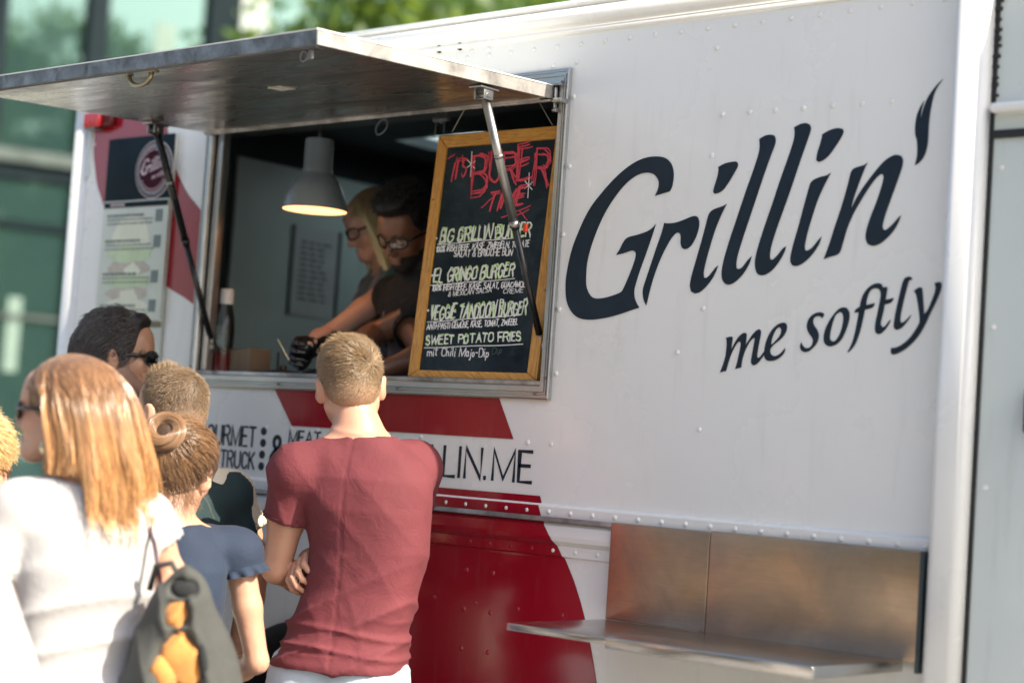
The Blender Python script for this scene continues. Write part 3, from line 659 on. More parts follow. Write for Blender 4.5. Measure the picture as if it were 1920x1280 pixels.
def ribbon(mb, pts, nrm, wid, off=0.0008, thick=0.0008, taper=False):
    """constant-width flat stroke along 3-D points on a plane with normal nrm"""
    P = [np.array(p, float) for p in pts]; nrm = np.array(nrm, float); n = len(P); L = []; Rr = []
    for i in range(n):
        t = P[min(i + 1, n - 1)] - P[max(i - 1, 0)]; q = np.linalg.norm(t)
        if q < 1e-9: t = np.array([1., 0, 0]); q = 1
        t = t / q; s = np.cross(nrm, t); s /= np.linalg.norm(s)
        k = 1.0
        if 0 < i < n - 1:
            a = P[i] - P[i - 1]; a /= np.linalg.norm(a) + 1e-9; c = abs(a @ t); k = min(1.6, 1 / max(c, .3))
        w_ = wid * .5 * k * (1 if not taper else (0.45 + .55 * math.sin(math.pi * (i + .4) / (n - .2)) ** .5))
        e = t * wid * .3 * (-1 if i == 0 else 1 if i == n - 1 else 0)
        L.append(P[i] + s * w_ + e); Rr.append(P[i] - s * w_ + e)
    vs = [p + nrm * (off + thick) for p in L] + [p + nrm * (off + thick) for p in Rr] + [p + nrm * off for p in L] + [p + nrm * off for p in Rr]
    fs = []
    for i in range(n - 1):
        fs += [(i, i + n, i + n + 1, i + 1), (i, i + 1, i + 1 + 2 * n, i + 2 * n), (i + n, i + 3 * n, i + 3 * n + 1, i + n + 1)]
    fs += [(0, 2 * n, 3 * n, n), (n - 1, 2 * n - 1, 4 * n - 1, 3 * n - 1)]
    mb.add(vs, fs)
def word(s, x0, x1, z0, h, wid, name, mat, parent, gap=.18, plane=None, slant=0.0, y=0.0):
    tot = sum(FONT[c][0] if c != ' ' else .35 for c in s) + gap * (len(s) - 1); k = (x1 - x0) / tot; cur = 0
    par = empty(name, (0, 0, 0), 0, parent)
    for c in s:
        if c == ' ': cur += .35 + gap; continue
        w_, st = FONT[c]; mb = MB()
        for l in st: ribbon(mb, [(x0 + (cur + px) * k + slant * py * h, y, z0 + py * h) for px, py in l], TN, wid)
        mb.build('letter', mat, par); cur += w_ + gap
    return par
z_ = lambda x, y: onY(x, y)[2]; x_ = lambda x, y: onY(x, y)[0]
word('GOURMET', x_(372, 830), x_(478, 837), z_(478, 837), z_(478, 801) - z_(478, 837), .0075, 'small_lettering', NAVY, truck)
word('FOOD TRUCK', x_(352, 871), x_(476, 878), z_(476, 879), z_(476, 848) - z_(476, 879), .0065, 'small_lettering', NAVY, truck)
dots = empty('dot_column', (0, 0, 0), 0, truck)
for p in ((495, 808), (493.5, 830), (491.6, 851.7), (490, 873.5)):
    q = onY(*p); MB().tube([q, q + [0, -.0015, 0]], [.0125, .0125], 20).build('dot', NAVY, dots)
word('&', x_(508, 850), x_(531, 850), z_(520, 874), z_(520, 818) - z_(520, 874), .013, 'ampersand', NAVY, truck)
word('MEAT -S', x_(542, 830), x_(636, 838), z_(560, 832), z_(560, 811) - z_(560, 832) + .005, .006, 'small_lettering', NAVY, truck)
word('GR', x_(535, 868), x_(562, 868), z_(540, 872), z_(540, 851) - z_(540, 872), .006, 'small_lettering', NAVY, truck)
u = MB(); 
for (a, c) in (((506, 879.5), (537, 882)), ((536, 841.5), (640, 849))): ribbon(u, [onY(*a), onY(*c)], TN, .006)
u.build('underline', NAVY, truck)
zb = z_(853, 893); hh = z_(832, 836) - zb; web = empty('web_lettering', (0, 0, 0), 0, truck)
for c, a, b2 in [('G', 756, 778), ('R', 781, 800.5), ('I', 798.5, 802), ('L', 809, 828), ('L', 833, 853.5), ('I', 861, 863.5), ('N', 873, 903), ('.', 910, 912.5), ('M', 925.5, 965), ('E', 974, 998)]:
    w_, st = FONT[c]; mb = MB(); xa = onY(a, 865 + (a - 860) * .065)[0]; xb = onY(b2, 865 + (b2 - 860) * .065)[0]
    if c == 'R': xa, xb = onY(781, 860)[0], onY(795, 861)[0]
    for l in st: ribbon(mb, [(xa + (xb - xa) * px / w_, 0, zb + py * hh) for px, py in l], TN, .0095)
    mb.build('letter', NAVY, web)

# ------------------------------------------------------------------ menu poster on the truck side
post = thing('menu_poster', 'tall menu poster with black header and round burgundy emblem on the truck side', 'poster')
PX0, PX1, PZ0, PZ1, PY = -5.026, -4.682, 1.55, 2.467, -.020
MB().box((PX0, -.012, PZ0), (PX1, -.0035, PZ1), .001).build('backing_panel', mat_simple('pale_sheet', (.58, .62, .56), .35, var=.05, vs=5), post)
PCREAM = mat_simple('poster_cream', (.56, .60, .52), .28, var=.10, vs=6, bs=.03, coat=.3)
PDARK = mat_simple('poster_black', (.008, .018, .025), .6, var=.3, vs=4, bs=.03, spec=.12)
MB().box((PX0, PY, 1.858), (PX1, -.0125, 2.255)).build('print_sheet', PCREAM, post)
MB().box((PX0, PY - .001, 2.255), (PX1, -.0125, PZ1), .003).build('header', PDARK, post)
MB().box((PX0 + .004, PY - .0018, 2.232), (PX1 - .004, PY - .0002, 2.250)).build('strip', PDARK, post)
MB().box((PX0, -.0145, 1.835), (PX1, -.0122, 1.853)).build('strip', mat_simple('olive_strip', (.16, .15, .08), .5), post)
def disc(r, y0, y1, name, mat, parent, c, seg=48):
    return MB().tube([(c[0], y0, c[2]), (c[0], y1, c[2])], [r, r], seg).build(name, mat, parent)
ec = onY(290, 318, PY); em = empty('emblem', (0, 0, 0), 0, post)
PALE = mat_simple('pale_pink_print', (.66, .56, .58), .7, var=.05, spec=.1); BURG = mat_simple('burgundy_print', (.050, .008, .018), .7, var=.2, spec=.1)
disc(.096, PY - .001, PY - .0025, 'ring', PALE, em, ec); disc(.0925, PY - .002, PY - .0032, 'ring', PDARK, em, ec)
disc(.086, PY - .003, PY - .0038, 'ring', mat_simple('grey_ring', (.22, .25, .28), .7, spec=.1), em, ec); disc(.079, PY - .0036, PY - .0043, 'ring', PDARK, em, ec)
disc(.0765, PY - .0042, PY - .0048, 'ring', PALE, em, ec); disc(.0735, PY - .0046, PY - .0054, 'emblem_disc', BURG, em, ec)
bead = MB()
for k in range(64):
    a = k / 64 * 2 * math.pi; bead.dome((ec[0] + .0825 * math.cos(a), PY - .0038, ec[2] + .0825 * math.sin(a)), .0019, h=.3, seg=5)
for k in range(44):
    a = k / 44 * 2 * math.pi
    if abs(math.sin(a)) > .45: bead.box((ec[0] + .066 * math.cos(a) - .0022, PY - .0062, ec[2] + .066 * math.sin(a) - .0022), (ec[0] + .066 * math.cos(a) + .0022, PY - .005, ec[2] + .066 * math.sin(a) + .0022))
for sx in (-1, 1): bead.dome((ec[0] + sx * .064, PY - .005, ec[2] + .004 * sx), .004, h=.3)
bead.build('ring_print', PALE, em, 'stuff')
# the same script, small, inside the emblem
allx = [onY(*p) for lp in BIGL for p in lp[0]]
sc_x0, sc_x1 = min(p[0] for p in allx), max(p[0] for p in allx); sc_z = np.mean([p[2] for p in allx])
kk = .122 / (sc_x1 - sc_x0); em_l = empty('emblem_lettering', (0, 0, 0), 0, em)
scr = MB()
def tos(x, y):
    p = onY(x, y); return np.array([ec[0] + (p[0] - (sc_x0 + sc_x1) / 2) * kk, PY - .0056, ec[2] + (p[2] - sc_z) * kk * 1.15])
for lp in BIGL:
    o = flat_shape(lp, tos, TN, PALE, 'letter', em, .0006, .0003, 2)
# pale burger print and rows of tiny menu print
BUN = mat_simple('print_bun', (.72, .74, .58), .3, var=.06, vs=20); LEAF = mat_simple('print_salad', (.52, .64, .40), .3, var=.1, vs=20); MEATP = mat_simple('print_patty', (.50, .46, .38), .3, var=.1, vs=30)
bg_ = empty('burger_print', (0, 0, 0), 0, post)
def blob(cx, cz, rx, rz, mat, name, wob=.06, top=False, y=PY):
    pts = []; ph = random.random() * 6
    for k in range(36):
        a = 2 * math.pi * k / 36; q = 1 + wob * math.sin(5 * a + ph) + wob * .6 * math.sin(9 * a + 2 * ph)
        zz_ = math.sin(a); zz_ = zz_ if (zz_ > 0 or not top) else zz_ * .25
        pts.append((cx + rx * math.cos(a) * q, cz + rz * zz_ * q))
    flat_shape([pts], lambda x, z: np.array([x, y, z]), TN, mat, name, bg_, .0004, .0002 + random.random() * .0006, 1)
bx = (PX0 + PX1) / 2 - .012
blob(bx, 2.12, .10, .085, BUN, 'bun_top', .01, True); blob(bx, 2.075, .115, .028, LEAF, 'salad_print', .08); blob(bx, 2.03, .112, .028, MEATP, 'patty_print', .05)
blob(bx + .02, 2.015, .04, .03, BUN, 'cheese_print', .1); blob(bx, 1.985, .118, .022, LEAF, 'salad_print', .08); blob(bx, 1.945, .11, .026, MEATP, 'patty_print', .05)
blob(bx + .01, 1.93, .05, .03, BUN, 'cheese_print', .1); blob(bx, 1.90, .115, .032, BUN, 'bun_bottom', .02)
sq = empty('price_squares', (0, 0, 0), 0, post)
GP = mat_simple('grey_print', (.16, .20, .19), .35)
for z in (2.20, 2.115, 2.00, 1.905): MB().box((PX1 - .062, PY - .0018, z - .02), (PX1 - .028, PY - .0004, z + .02)).build('square', GP, sq)
tl = MB()
for zc, rows in ((2.205, 3), (2.12, 3), (2.01, 3), (1.905, 4)):
    for r in range(rows):
        x = PX0 + .026; z = zc - r * .0135; hgt = .0042 if r == 0 else .0022
        while x < PX1 - (.14 if r == 0 else .075):
            wd = random.uniform(.006, .02); tl.box((x, PY - .0022, z - hgt), (x + wd, PY - .0016, z + hgt)); x += wd + .005
tl.build('tiny_print', GP, post, 'stuff')
tl = MB(); x = PX0 + .04
for k in range(9): tl.box((x, PY - .0026, 2.237), (x + .006, PY - .002, 2.245)); x += .0085
tl.build('tiny_print', PALE, post, 'stuff')

# ------------------------------------------------------------------ chalkboard standing on the sill
BL = np.array([-3.586, .010, 1.7035]); BR = np.array([-3.110, .010, 1.7035]); UP = np.array([0, .058, .699]); HB = np.linalg.norm(UP); un = UP / HB
BNn = np.array([0, -un[2], un[1]]); rx_ = np.array([1., 0, 0]); BW = BR[0] - BL[0]
board = thing('chalkboard', 'wooden framed chalkboard with a handwritten burger menu standing in the serving hatch', 'chalkboard')
def bpt(u_, v_, d=0.0): return BL + rx_ * u_ + un * v_ + BNn * d
def bar(pin, name, parent=board, depth=.022, d0=0.0, mat=WOOD):
    """quad (four u,v corners) extruded; UV runs along the long side"""
    P = [bpt(u_, v_, d0) for u_, v_ in pin]; Q = [bpt(u_, v_, d0 - depth) for u_, v_ in pin]
    e = .003; c = sum(P) / 4
    P2 = [p + (c - p) / np.linalg.norm(c - p) * e for p in P]
    P1 = [p - BNn * e for p in P]
    vs = P2 + P1 + Q; fs = [(0, 1, 2, 3)]
    for k in range(4): j = (k + 1) % 4; fs += [(j, k, k + 4, j + 4), (j + 4, k + 4, k + 8, j + 8)]
    fs.append((11, 10, 9, 8))
    o = from_py(name, vs, fs, mat, parent); uv = o.data.uv_layers.new(name='UVMap')
    a = np.array(pin[1]) - np.array(pin[0]); a = a / np.linalg.norm(a); b_ = np.array([-a[1], a[0]]); o0 = random.random() * 10
    for l in o.data.loops:
        p = np.array(o.data.vertices[l.vertex_index].co) - BL; q = np.array([p @ rx_, p @ un])
        uv.data[l.index].uv = ((q @ a) * 3 + o0, (q @ b_) * 3 + (p @ BNn) * 4 + o0)
    return o
FW = .036
bar([(0, 0), (0, HB), (FW, HB - FW), (FW, FW * .55)][::-1], 'frame_rail'); bar([(BW - FW, FW * .55), (BW - FW, HB - FW), (BW, HB), (BW, 0)][::-1], 'frame_rail')
bar([(0.001, HB), (BW - .001, HB), (BW - FW - .0005, HB - FW), (FW + .0005, HB - FW)][::-1], 'frame_rail'); bar([(0.001, 0), (FW + .0005, FW * .55), (BW - FW - .0005, FW * .55), (BW - .001, 0)][::-1], 'frame_rail')
CHALKB, nt, b = newmat('chalk_surface'); v = coords(nt)
n1 = noise(nt, v, 6, 6, .65, .5); n2 = noise(nt, coords(nt, (1, 1, 4)), 20, 4)
c1 = ramp(nt, n1, [(.3, (.006, .013, .018)), (.75, (.040, .060, .070))]); c1 = mixc(nt, ramp(nt, n2, [(.55, 0.), (.8, .25)]), c1, (.08, .11, .12))
nt.links.new(c1, b.inputs['Base Color']); b.inputs['Roughness'].default_value = .75; b.inputs['Specular IOR Level'].default_value = .15
o = from_py('slate', [bpt(FW * .6, FW * .4, -.006), bpt(BW - FW * .6, FW * .4, -.006), bpt(BW - FW * .6, HB - FW * .6, -.006), bpt(FW * .6, HB - FW * .6, -.006),
                      bpt(FW * .6, FW * .4, -.012), bpt(BW - FW * .6, FW * .4, -.012), bpt(BW - FW * .6, HB - FW * .6, -.012), bpt(FW * .6, HB - FW * .6, -.012)],
            [(0, 1, 2, 3), (7, 6, 5, 4), (0, 4, 5, 1), (1, 5, 6, 2), (2, 6, 7, 3), (3, 7, 4, 0)], CHALKB, board)
# rear leaf of the folding board, seen past the right edge
rl = MB(); 
vs = []
for (x, dx) in ((BR[0] + .002, .022),):
    a = np.array([x - .03, .072, 2.38]); c = np.array([x + .014, .150, 1.675])
    rl.tube([a, c], [.016, .016], 4, smooth=False)
o = rl.build('rear_leg', WOOD, board); uv = o.data.uv_layers.new(name='UVMap')
for l in o.data.loops:
    p = o.data.vertices[l.vertex_index].co; uv.data[l.index].uv = (p.z * 3, p.y * 3 + p.x * 3)
ks = MB()
for (a, c) in (((872, 204), (848, 247)), ((1009, 188), (1037, 237))):
    ks.tube([onY(*a, .075), onY(*c, .075)], [.0013, .0013], 5)
ks.build('hanging_string', mat_simple('string', (.5, .47, .38), .8), board)
# chalk writing
CH_R = mat_simple('red_chalk', (.80, .09, .13), .9, var=.25, vs=200, bs=0); CH_W = mat_simple('white_chalk', (.97, .97, .95), .9, var=.1, vs=200, bs=0); CH_G = mat_simple('green_chalk', (.62, .92, .34), .9, var=.2, vs=120, bs=0)
zc = lambda x, y: (760 + x / 2.613, 230 + y / 2.613)
bp0 = bpt(0, 0, -.006)
def bproj(x, y): return onP(x, y, bp0, BNn)
def chalk(s, p0, p1, h, wid, mats, name='chalk_writing', slant=.18, jit=.05, gap=.16, layers=1, z=True, hv=.12, rs=1):
    """handwritten line between two baseline pixels with letter height h (pixels)"""
    rg = random.Random(rs + len(s) * 7)
    P0, P1 = (zc(*p0), zc(*p1)) if z else (p0, p1); h = h / 2.613 if z else h
    adv = [(FONT[c][0] if c != ' ' else .26) * (1 + rg.uniform(-.12, .12)) for c in s]; tot = sum(adv) + gap * (len(s) - 1)
    L = math.hypot(P1[0] - P0[0], P1[1] - P0[1]); k = L / tot; dx, dy = (P1[0] - P0[0]) / L, (P1[1] - P0[1]) / L
    for li in range(layers):
        mb = MB(); cur = 0
        for c, a in zip(s, adv):
            if c == ' ': cur += a + gap; continue
            w_, st = FONT[c]; hk = h * (1 + rg.uniform(-hv, hv)); by = rg.uniform(-.06, .06) * h; sl_ = slant + rg.uniform(-.06, .06)
            for l in st:
                pts = []
                ox, oy = (rg.uniform(-1, 1) * jit * 1.1, rg.uniform(-1, 1) * jit * .8) if li else (0, 0)
                # densify and wobble
                for i in range(len(l) - 1):
                    seg = 3 if math.hypot(l[i + 1][0] - l[i][0], l[i + 1][1] - l[i][1]) > .3 else 1
                    for j in range(seg): t = j / seg; pts.append((l[i][0] + (l[i + 1][0] - l[i][0]) * t, l[i][1] + (l[i + 1][1] - l[i][1]) * t))
                pts.append(l[-1]); q = []
                ph = rg.uniform(0, 6)
                for i, (px, py) in enumerate(pts):
                    px = px / w_ * a if w_ > .15 else px
                    px += jit * .5 * math.sin(ph + i * 1.1) + ox; py += jit * .4 * math.cos(ph * 2 + i * .9) + oy
                    X_ = (cur + px) * k + sl_ * py * hk; Y_ = py * hk + by
                    q.append(bproj(P0[0] + dx * X_ - 0 * Y_, P0[1] + dy * X_ - Y_))
                ribbon(mb, q, BNn, wid * (1 if li == 0 else .8), .0008 + li * .0007, .0005, True)
            cur += a + gap
        mb.build(name, mats[li % len(mats)], board)
def cline(p0, p1, wid, mat, name='chalk_line', wob=.6):
    a, c = zc(*p0), zc(*p1); mb = MB(); q = []
    for i in range(9): t = i / 8; q.append(bproj(a[0] + (c[0] - a[0]) * t, a[1] + (c[1] - a[1]) * t + wob * math.sin(i * 1.3)))
    ribbon(mb, q, BNn, wid, .0016, .0005); mb.build(name, mat, board)
R4 = [CH_R] * 5
chalk("IT'S", (228, 284), (296, 262), 90, .0035, R4, layers=3, jit=.07, rs=3)
cline((210, 178), (243, 158), .003, CH_R)
for s, a, c, h in (('B', (326, 348), (398, 338), 180), ('U', (412, 300), (462, 300), 145), ('R', (478, 306), (546, 300), 150), ('E', (556, 285), (614, 268), 160), ('R', (628, 302), (700, 312), 168)):
    chalk(s, a, c, h, .0050, R4, layers=4, jit=.055, slant=.06, rs=ord(s) + h)
chalk('TIME', (398, 440), (578, 398), 82, .0046, R4, layers=3, jit=.055, slant=.35, rs=8)
cline((375, 418), (455, 345), .003, CH_R); cline((474, 465), (616, 408), .003, CH_R); cline((520, 470), (606, 428), .003, CH_R); cline((560, 430), (600, 480), .0028, CH_R)
for c_ in ((325, 205), (606, 308)):
    for a in (80, 25, -35):
        dx, dy = 30 * math.cos(math.radians(a)), (62 if a == 80 else 36) * math.sin(math.radians(a)); cline((c_[0] - dx * .7, c_[1] + dy), (c_[0] + dx * .7, c_[1] - dy), .0026, CH_W, wob=.1)
GW = [CH_G, CH_W]
chalk('BIG GRILLIN BURGER', (168, 588), (612, 557), 66, .0050, GW, layers=2, jit=.085, rs=11)
cline((160, 598), (575, 562), .0022, CH_W)
chalk('100% IRISH BEEF, KÄSE, ZWIEBELN, TOMATE', (150, 634), (606, 606), 30, .0031, [CH_W], jit=.04, gap=.14, rs=12)
chalk('SALAT & BRIOCHE BUN', (238, 658), (522, 650), 33, .0031, [CH_W], jit=.04, rs=13)
chalk('EL GRINGO BURGER', (140, 784), (528, 752), 62, .0050, GW, layers=2, jit=.085, rs=14)
cline((125, 797), (537, 765), .0022, CH_W)
chalk('100% IRISH BEEF, KÄSE, SALAT, GUACAMOLE', (130, 824), (600, 804), 29, .0031, [CH_W], jit=.04, gap=.14, rs=15)
chalk('& MEXICAN SALSA', (210, 852), (422, 830), 25, .002, [CH_W], jit=.04, rs=16); chalk('CREME', (480, 838), (577, 832), 22, .002, [CH_W], jit=.04, rs=17)
chalk('VEGGIE TANDOORI BURGER', (122, 966), (592, 940), 66, .0050, GW, layers=2, jit=.085, rs=18)
cline((110, 977), (567, 943), .0024, CH_W)
chalk('ANTI-PASTI GEMÜSE, KÄSE, TOMAT, ZWIEBEL', (105, 1014), (550, 989), 29, .0031, [CH_W], jit=.04, gap=.14, rs=19)
chalk('SWEET POTATO FRIES', (100, 1088), (567, 1066), 42, .0042, GW, layers=2, jit=.07, slant=.1, rs=20)
cline((95, 1103), (578, 1086), .0024, CH_W)
chalk('mit Chili Majo-Dip', (108, 1142), (408, 1146), 44, .0030, [CH_W], jit=.02, slant=.15, rs=21)
chalk('Dip', (425, 1135), (472, 1128), 30, .0016, [mat_simple('faint_chalk', (.10, .14, .15), .9)], jit=.02, rs=22)
for p in ((153, 567), (133, 748), (112, 920)):
    q = bproj(*zc(*p)); MB().tube([q, q + BNn * .0012], [.0035, .0035], 10).build('bullet', CH_W, board)
# ------------------------------------------------------------------ implicit surfaces for figures (numpy surface nets)
def axis_grid(lo, hi, flo, fhi, c, f):
    pts = []; x = lo
    while x < hi: pts.append(x); x += f if flo - f <= x <= fhi else c
    pts += [x]; return np.array(pts, dtype=np.float32)
class Field:
    def __init__(s, xs, ys, zs):
        s.x, s.y, s.z = xs, ys, zs; s.F = np.full((len(xs), len(ys), len(zs)), 0.6, dtype=np.float32)
    def _blk(s, lo, hi, m=.05):
        sl = []
        for a, l, h_ in ((s.x, lo[0], hi[0]), (s.y, lo[1], hi[1]), (s.z, lo[2], hi[2])):
            i0, i1 = np.searchsorted(a, l - m), np.searchsorted(a, h_ + m)
            if i1 <= i0: return None, None, None, None
            sl.append(slice(i0, i1))
        return tuple(sl), s.x[sl[0]][:, None, None], s.y[sl[1]][None, :, None], s.z[sl[2]][None, None, :]
    def _apply(s, sl, d, k, op):
        F = s.F[sl]
        if op == 'sub':
            d = -d; h_ = np.clip(.5 - .5 * (F - d) / k, 0, 1); s.F[sl] = F * (1 - h_) + d * h_ + k * h_ * (1 - h_)
        else:
            h_ = np.clip(.5 + .5 * (F - d) / k, 0, 1); s.F[sl] = F * (1 - h_) + d * h_ - k * h_ * (1 - h_)
    def prim(s, p):
        t = p[0]
        if t == 'rc':
            _, a, b_, ra, rb, k = p[:6]; op = p[6] if len(p) > 6 else 'add'
            a = np.array(a, np.float32); b_ = np.array(b_, np.float32); r = max(ra, rb)
            sl, X, Y, Z = s._blk(np.minimum(a, b_) - r, np.maximum(a, b_) + r)
            if sl is None: return
            ba = b_ - a; L = float(ba @ ba) + 1e-9
            u = np.clip(((X - a[0]) * ba[0] + (Y - a[1]) * ba[1] + (Z - a[2]) * ba[2]) / L, 0, 1)
            d = np.sqrt((X - a[0] - u * ba[0]) ** 2 + (Y - a[1] - u * ba[1]) ** 2 + (Z - a[2] - u * ba[2]) ** 2) - (ra + (rb - ra) * u)
            s._apply(sl, d, k, op)
        elif t == 'cc':     # flat-ended cone
            _, a, b_, ra, rb, k = p[:6]; op = p[6] if len(p) > 6 else 'add'
            a = np.array(a, np.float32); b_ = np.array(b_, np.float32); r = max(ra, rb)
            sl, X, Y, Z = s._blk(np.minimum(a, b_) - r, np.maximum(a, b_) + r)
            if sl is None: return
            ba = b_ - a; L = float(np.sqrt(ba @ ba)) + 1e-9; n = ba / L
            u = (X - a[0]) * n[0] + (Y - a[1]) * n[1] + (Z - a[2]) * n[2]
            q = np.clip(u, 0, L)
            rad = np.sqrt(np.maximum((X - a[0]) ** 2 + (Y - a[1]) ** 2 + (Z - a[2]) ** 2 - u * u, 0)) - (ra + (rb - ra) * q / L)
            s._apply(sl, np.maximum(rad, np.maximum(-u, u - L)), k, op)
        elif t == 'el':
            _, c, r, Rm, k = p[:5]; op = p[5] if len(p) > 5 else 'add'
            R_m = np.array(Rm, np.float32) if Rm is not None else np.eye(3, dtype=np.float32)
            ext = np.abs(R_m) @ np.array(r, np.float32)
            sl, X, Y, Z = s._blk(np.array(c) - ext, np.array(c) + ext)
            if sl is None: return
            X = X - c[0]; Y = Y - c[1]; Z = Z - c[2]
            lx = R_m[0, 0] * X + R_m[1, 0] * Y + R_m[2, 0] * Z; ly = R_m[0, 1] * X + R_m[1, 1] * Y + R_m[2, 1] * Z; lz = R_m[0, 2] * X + R_m[1, 2] * Y + R_m[2, 2] * Z
            k0 = np.sqrt((lx / r[0]) ** 2 + (ly / r[1]) ** 2 + (lz / r[2]) ** 2); k1 = np.sqrt((lx / r[0] ** 2) ** 2 + (ly / r[1] ** 2) ** 2 + (lz / r[2] ** 2) ** 2) + 1e-6
            s._apply(sl, k0 * (k0 - 1) / k1, k, op)
        elif t == 'st':     # stacked sections: rows (z, cx, cy, rx, ry)
            _, rows, e, k = p[:4]; op = p[4] if len(p) > 4 else 'add'
            A = np.array(rows, np.float32); A = A[np.argsort(A[:, 0])]
            lo = (float((A[:, 1] - A[:, 3]).min()), float((A[:, 2] - A[:, 4]).min()), float(A[0, 0])); hi = (float((A[:, 1] + A[:, 3]).max()), float((A[:, 2] + A[:, 4]).max()), float(A[-1, 0]))
            sl, X, Y, Z = s._blk(np.array(lo), np.array(hi))
            if sl is None: return
            zz_ = Z[0, 0]; f = lambda c: np.interp(zz_, A[:, 0], A[:, c]).astype(np.float32)[None, None, :]
            cx, cy, rx, ry = f(1), f(2), f(3), f(4)
            q = (np.abs((X - cx) / rx) ** e + np.abs((Y - cy) / ry) ** e) ** (1 / e)
            d = (q - 1) * np.minimum(rx, ry)
            d = np.maximum(d, np.maximum(A[0, 0] - Z, Z - A[-1, 0])); s._apply(sl, d, k, op)
        elif t == 'cut':    # keep side where n.(x-p) < 0
            _, q, n = p[:3]; n = np.array(n, float); n = n / np.linalg.norm(n)
            d = (s.x[:, None, None] - q[0]) * n[0] + (s.y[None, :, None] - q[1]) * n[1] + (s.z[None, None, :] - q[2]) * n[2]
            s.F = np.maximum(s.F, d.astype(np.float32))
    def mesh(s):
        F = s.F; S = F < 0; nx, ny, nz = F.shape
        c = [S[i:nx - 1 + i, j:ny - 1 + j, k:nz - 1 + k] for i in (0, 1) for j in (0, 1) for k in (0, 1)]
        anyc = c[0].copy(); allc = c[0].copy()
        for q in c[1:]: anyc |= q; allc &= q
        I, J, K = np.nonzero(anyc & ~allc); idx = np.full((nx - 1, ny - 1, nz - 1), -1, np.int32); idx[I, J, K] = np.arange(len(I))
        V = {(i, j, k): F[I + i, J + j, K + k] for i in (0, 1) for j in (0, 1) for k in (0, 1)}
        P = np.zeros((len(I), 3)); cnt = np.zeros(len(I))
        for ax in range(3):
            for a in (0, 1):
                for b_ in (0, 1):
                    o0 = [a, b_]; o0.insert(ax, 0); o1 = [a, b_]; o1.insert(ax, 1)
                    f0, f1 = V[tuple(o0)], V[tuple(o1)]; m = (f0 < 0) != (f1 < 0); t = np.zeros(len(I)); t[m] = f0[m] / (f0[m] - f1[m])
                    q = np.array(o0, float)[None, :].repeat(len(I), 0); q[:, ax] = t; P[m] += q[m]; cnt[m] += 1
        P /= cnt[:, None]; P += np.stack([I, J, K], 1)
        W = np.stack([np.interp(P[:, 0], np.arange(nx), s.x), np.interp(P[:, 1], np.arange(ny), s.y), np.interp(P[:, 2], np.arange(nz), s.z)], 1)
        faces = []
        for ax in range(3):
            sl0 = [slice(1, -1)] * 3; sl0[ax] = slice(0, -1); sl1 = [slice(1, -1)] * 3; sl1[ax] = slice(1, None)
            A, B = S[tuple(sl0)], S[tuple(sl1)]
            i, j, k = np.nonzero(A != B); flip = ~A[i, j, k]
            base = np.stack([i, j, k], 1); 
            for d_ in range(3):
                if d_ != ax: base[:, d_] += 1
            u_, v_ = [(1, 2), (2, 0), (0, 1)][ax]; e1 = np.zeros(3, int); e1[u_] = 1; e2 = np.zeros(3, int); e2[v_] = 1
            q = [base - e1 - e2, base - e2, base, base - e1]
            q = np.stack([idx[a[:, 0], a[:, 1], a[:, 2]] for a in q], 1); q[flip] = q[flip][:, ::-1]; faces.append(q)
        Fc = np.concatenate(faces); Fc = Fc[(Fc >= 0).all(1)]
        return W, Fc
def vnormals(W, Fc):
    n = np.cross(W[Fc[:, 2]] - W[Fc[:, 0]], W[Fc[:, 3]] - W[Fc[:, 1]]); N_ = np.zeros_like(W)
    for i in range(4): np.add.at(N_, Fc[:, i], n)
    return N_ / (np.linalg.norm(N_, axis=1, keepdims=True) + 1e-12)
def mesh_np(name, W, Fc, mat, parent, mats=None, fmat=None):
    me = bpy.data.meshes.new(name); me.vertices.add(len(W)); me.vertices.foreach_set('co', W.astype(np.float32).ravel())
    me.loops.add(Fc.size); me.loops.foreach_set('vertex_index', Fc.astype(np.int32).ravel())
    me.polygons.add(len(Fc)); me.polygons.foreach_set('loop_start', np.arange(0, Fc.size, 4, dtype=np.int32))
    for m_ in (mats or [mat]): me.materials.append(m_)
    if fmat is not None: me.polygons.foreach_set('material_index', fmat.astype(np.int32))
    me.polygons.foreach_set('use_smooth', np.ones(len(Fc), dtype=bool)); me.update(calc_edges=True); me.validate()
    o = bpy.data.objects.new(name, me); COL.objects.link(o)
    if parent: o.parent = parent
    return o
def prim_bounds(prims):
    lo = np.full(3, 9e9); hi = np.full(3, -9e9)
    for p in prims:
        if p[-1] == 'sub' or p[0] == 'cut': continue
        if p[0] in ('rc', 'cc'):
            r = max(p[3], p[4]); q = np.array([p[1], p[2]]); lo = np.minimum(lo, q.min(0) - r); hi = np.maximum(hi, q.max(0) + r)
        elif p[0] == 'el':
            e = (np.abs(np.array(p[3])) @ np.array(p[2])) if p[3] is not None else np.array(p[2]); lo = np.minimum(lo, np.array(p[1]) - e); hi = np.maximum(hi, np.array(p[1]) + e)
        elif p[0] == 'st':
            A = np.array(p[1]); lo = np.minimum(lo, [(A[:, 1] - A[:, 3]).min(), (A[:, 2] - A[:, 4]).min(), A[:, 0].min()]); hi = np.maximum(hi, [(A[:, 1] + A[:, 3]).max(), (A[:, 2] + A[:, 4]).max(), A[:, 0].max()])
    return lo - .02, hi + .02
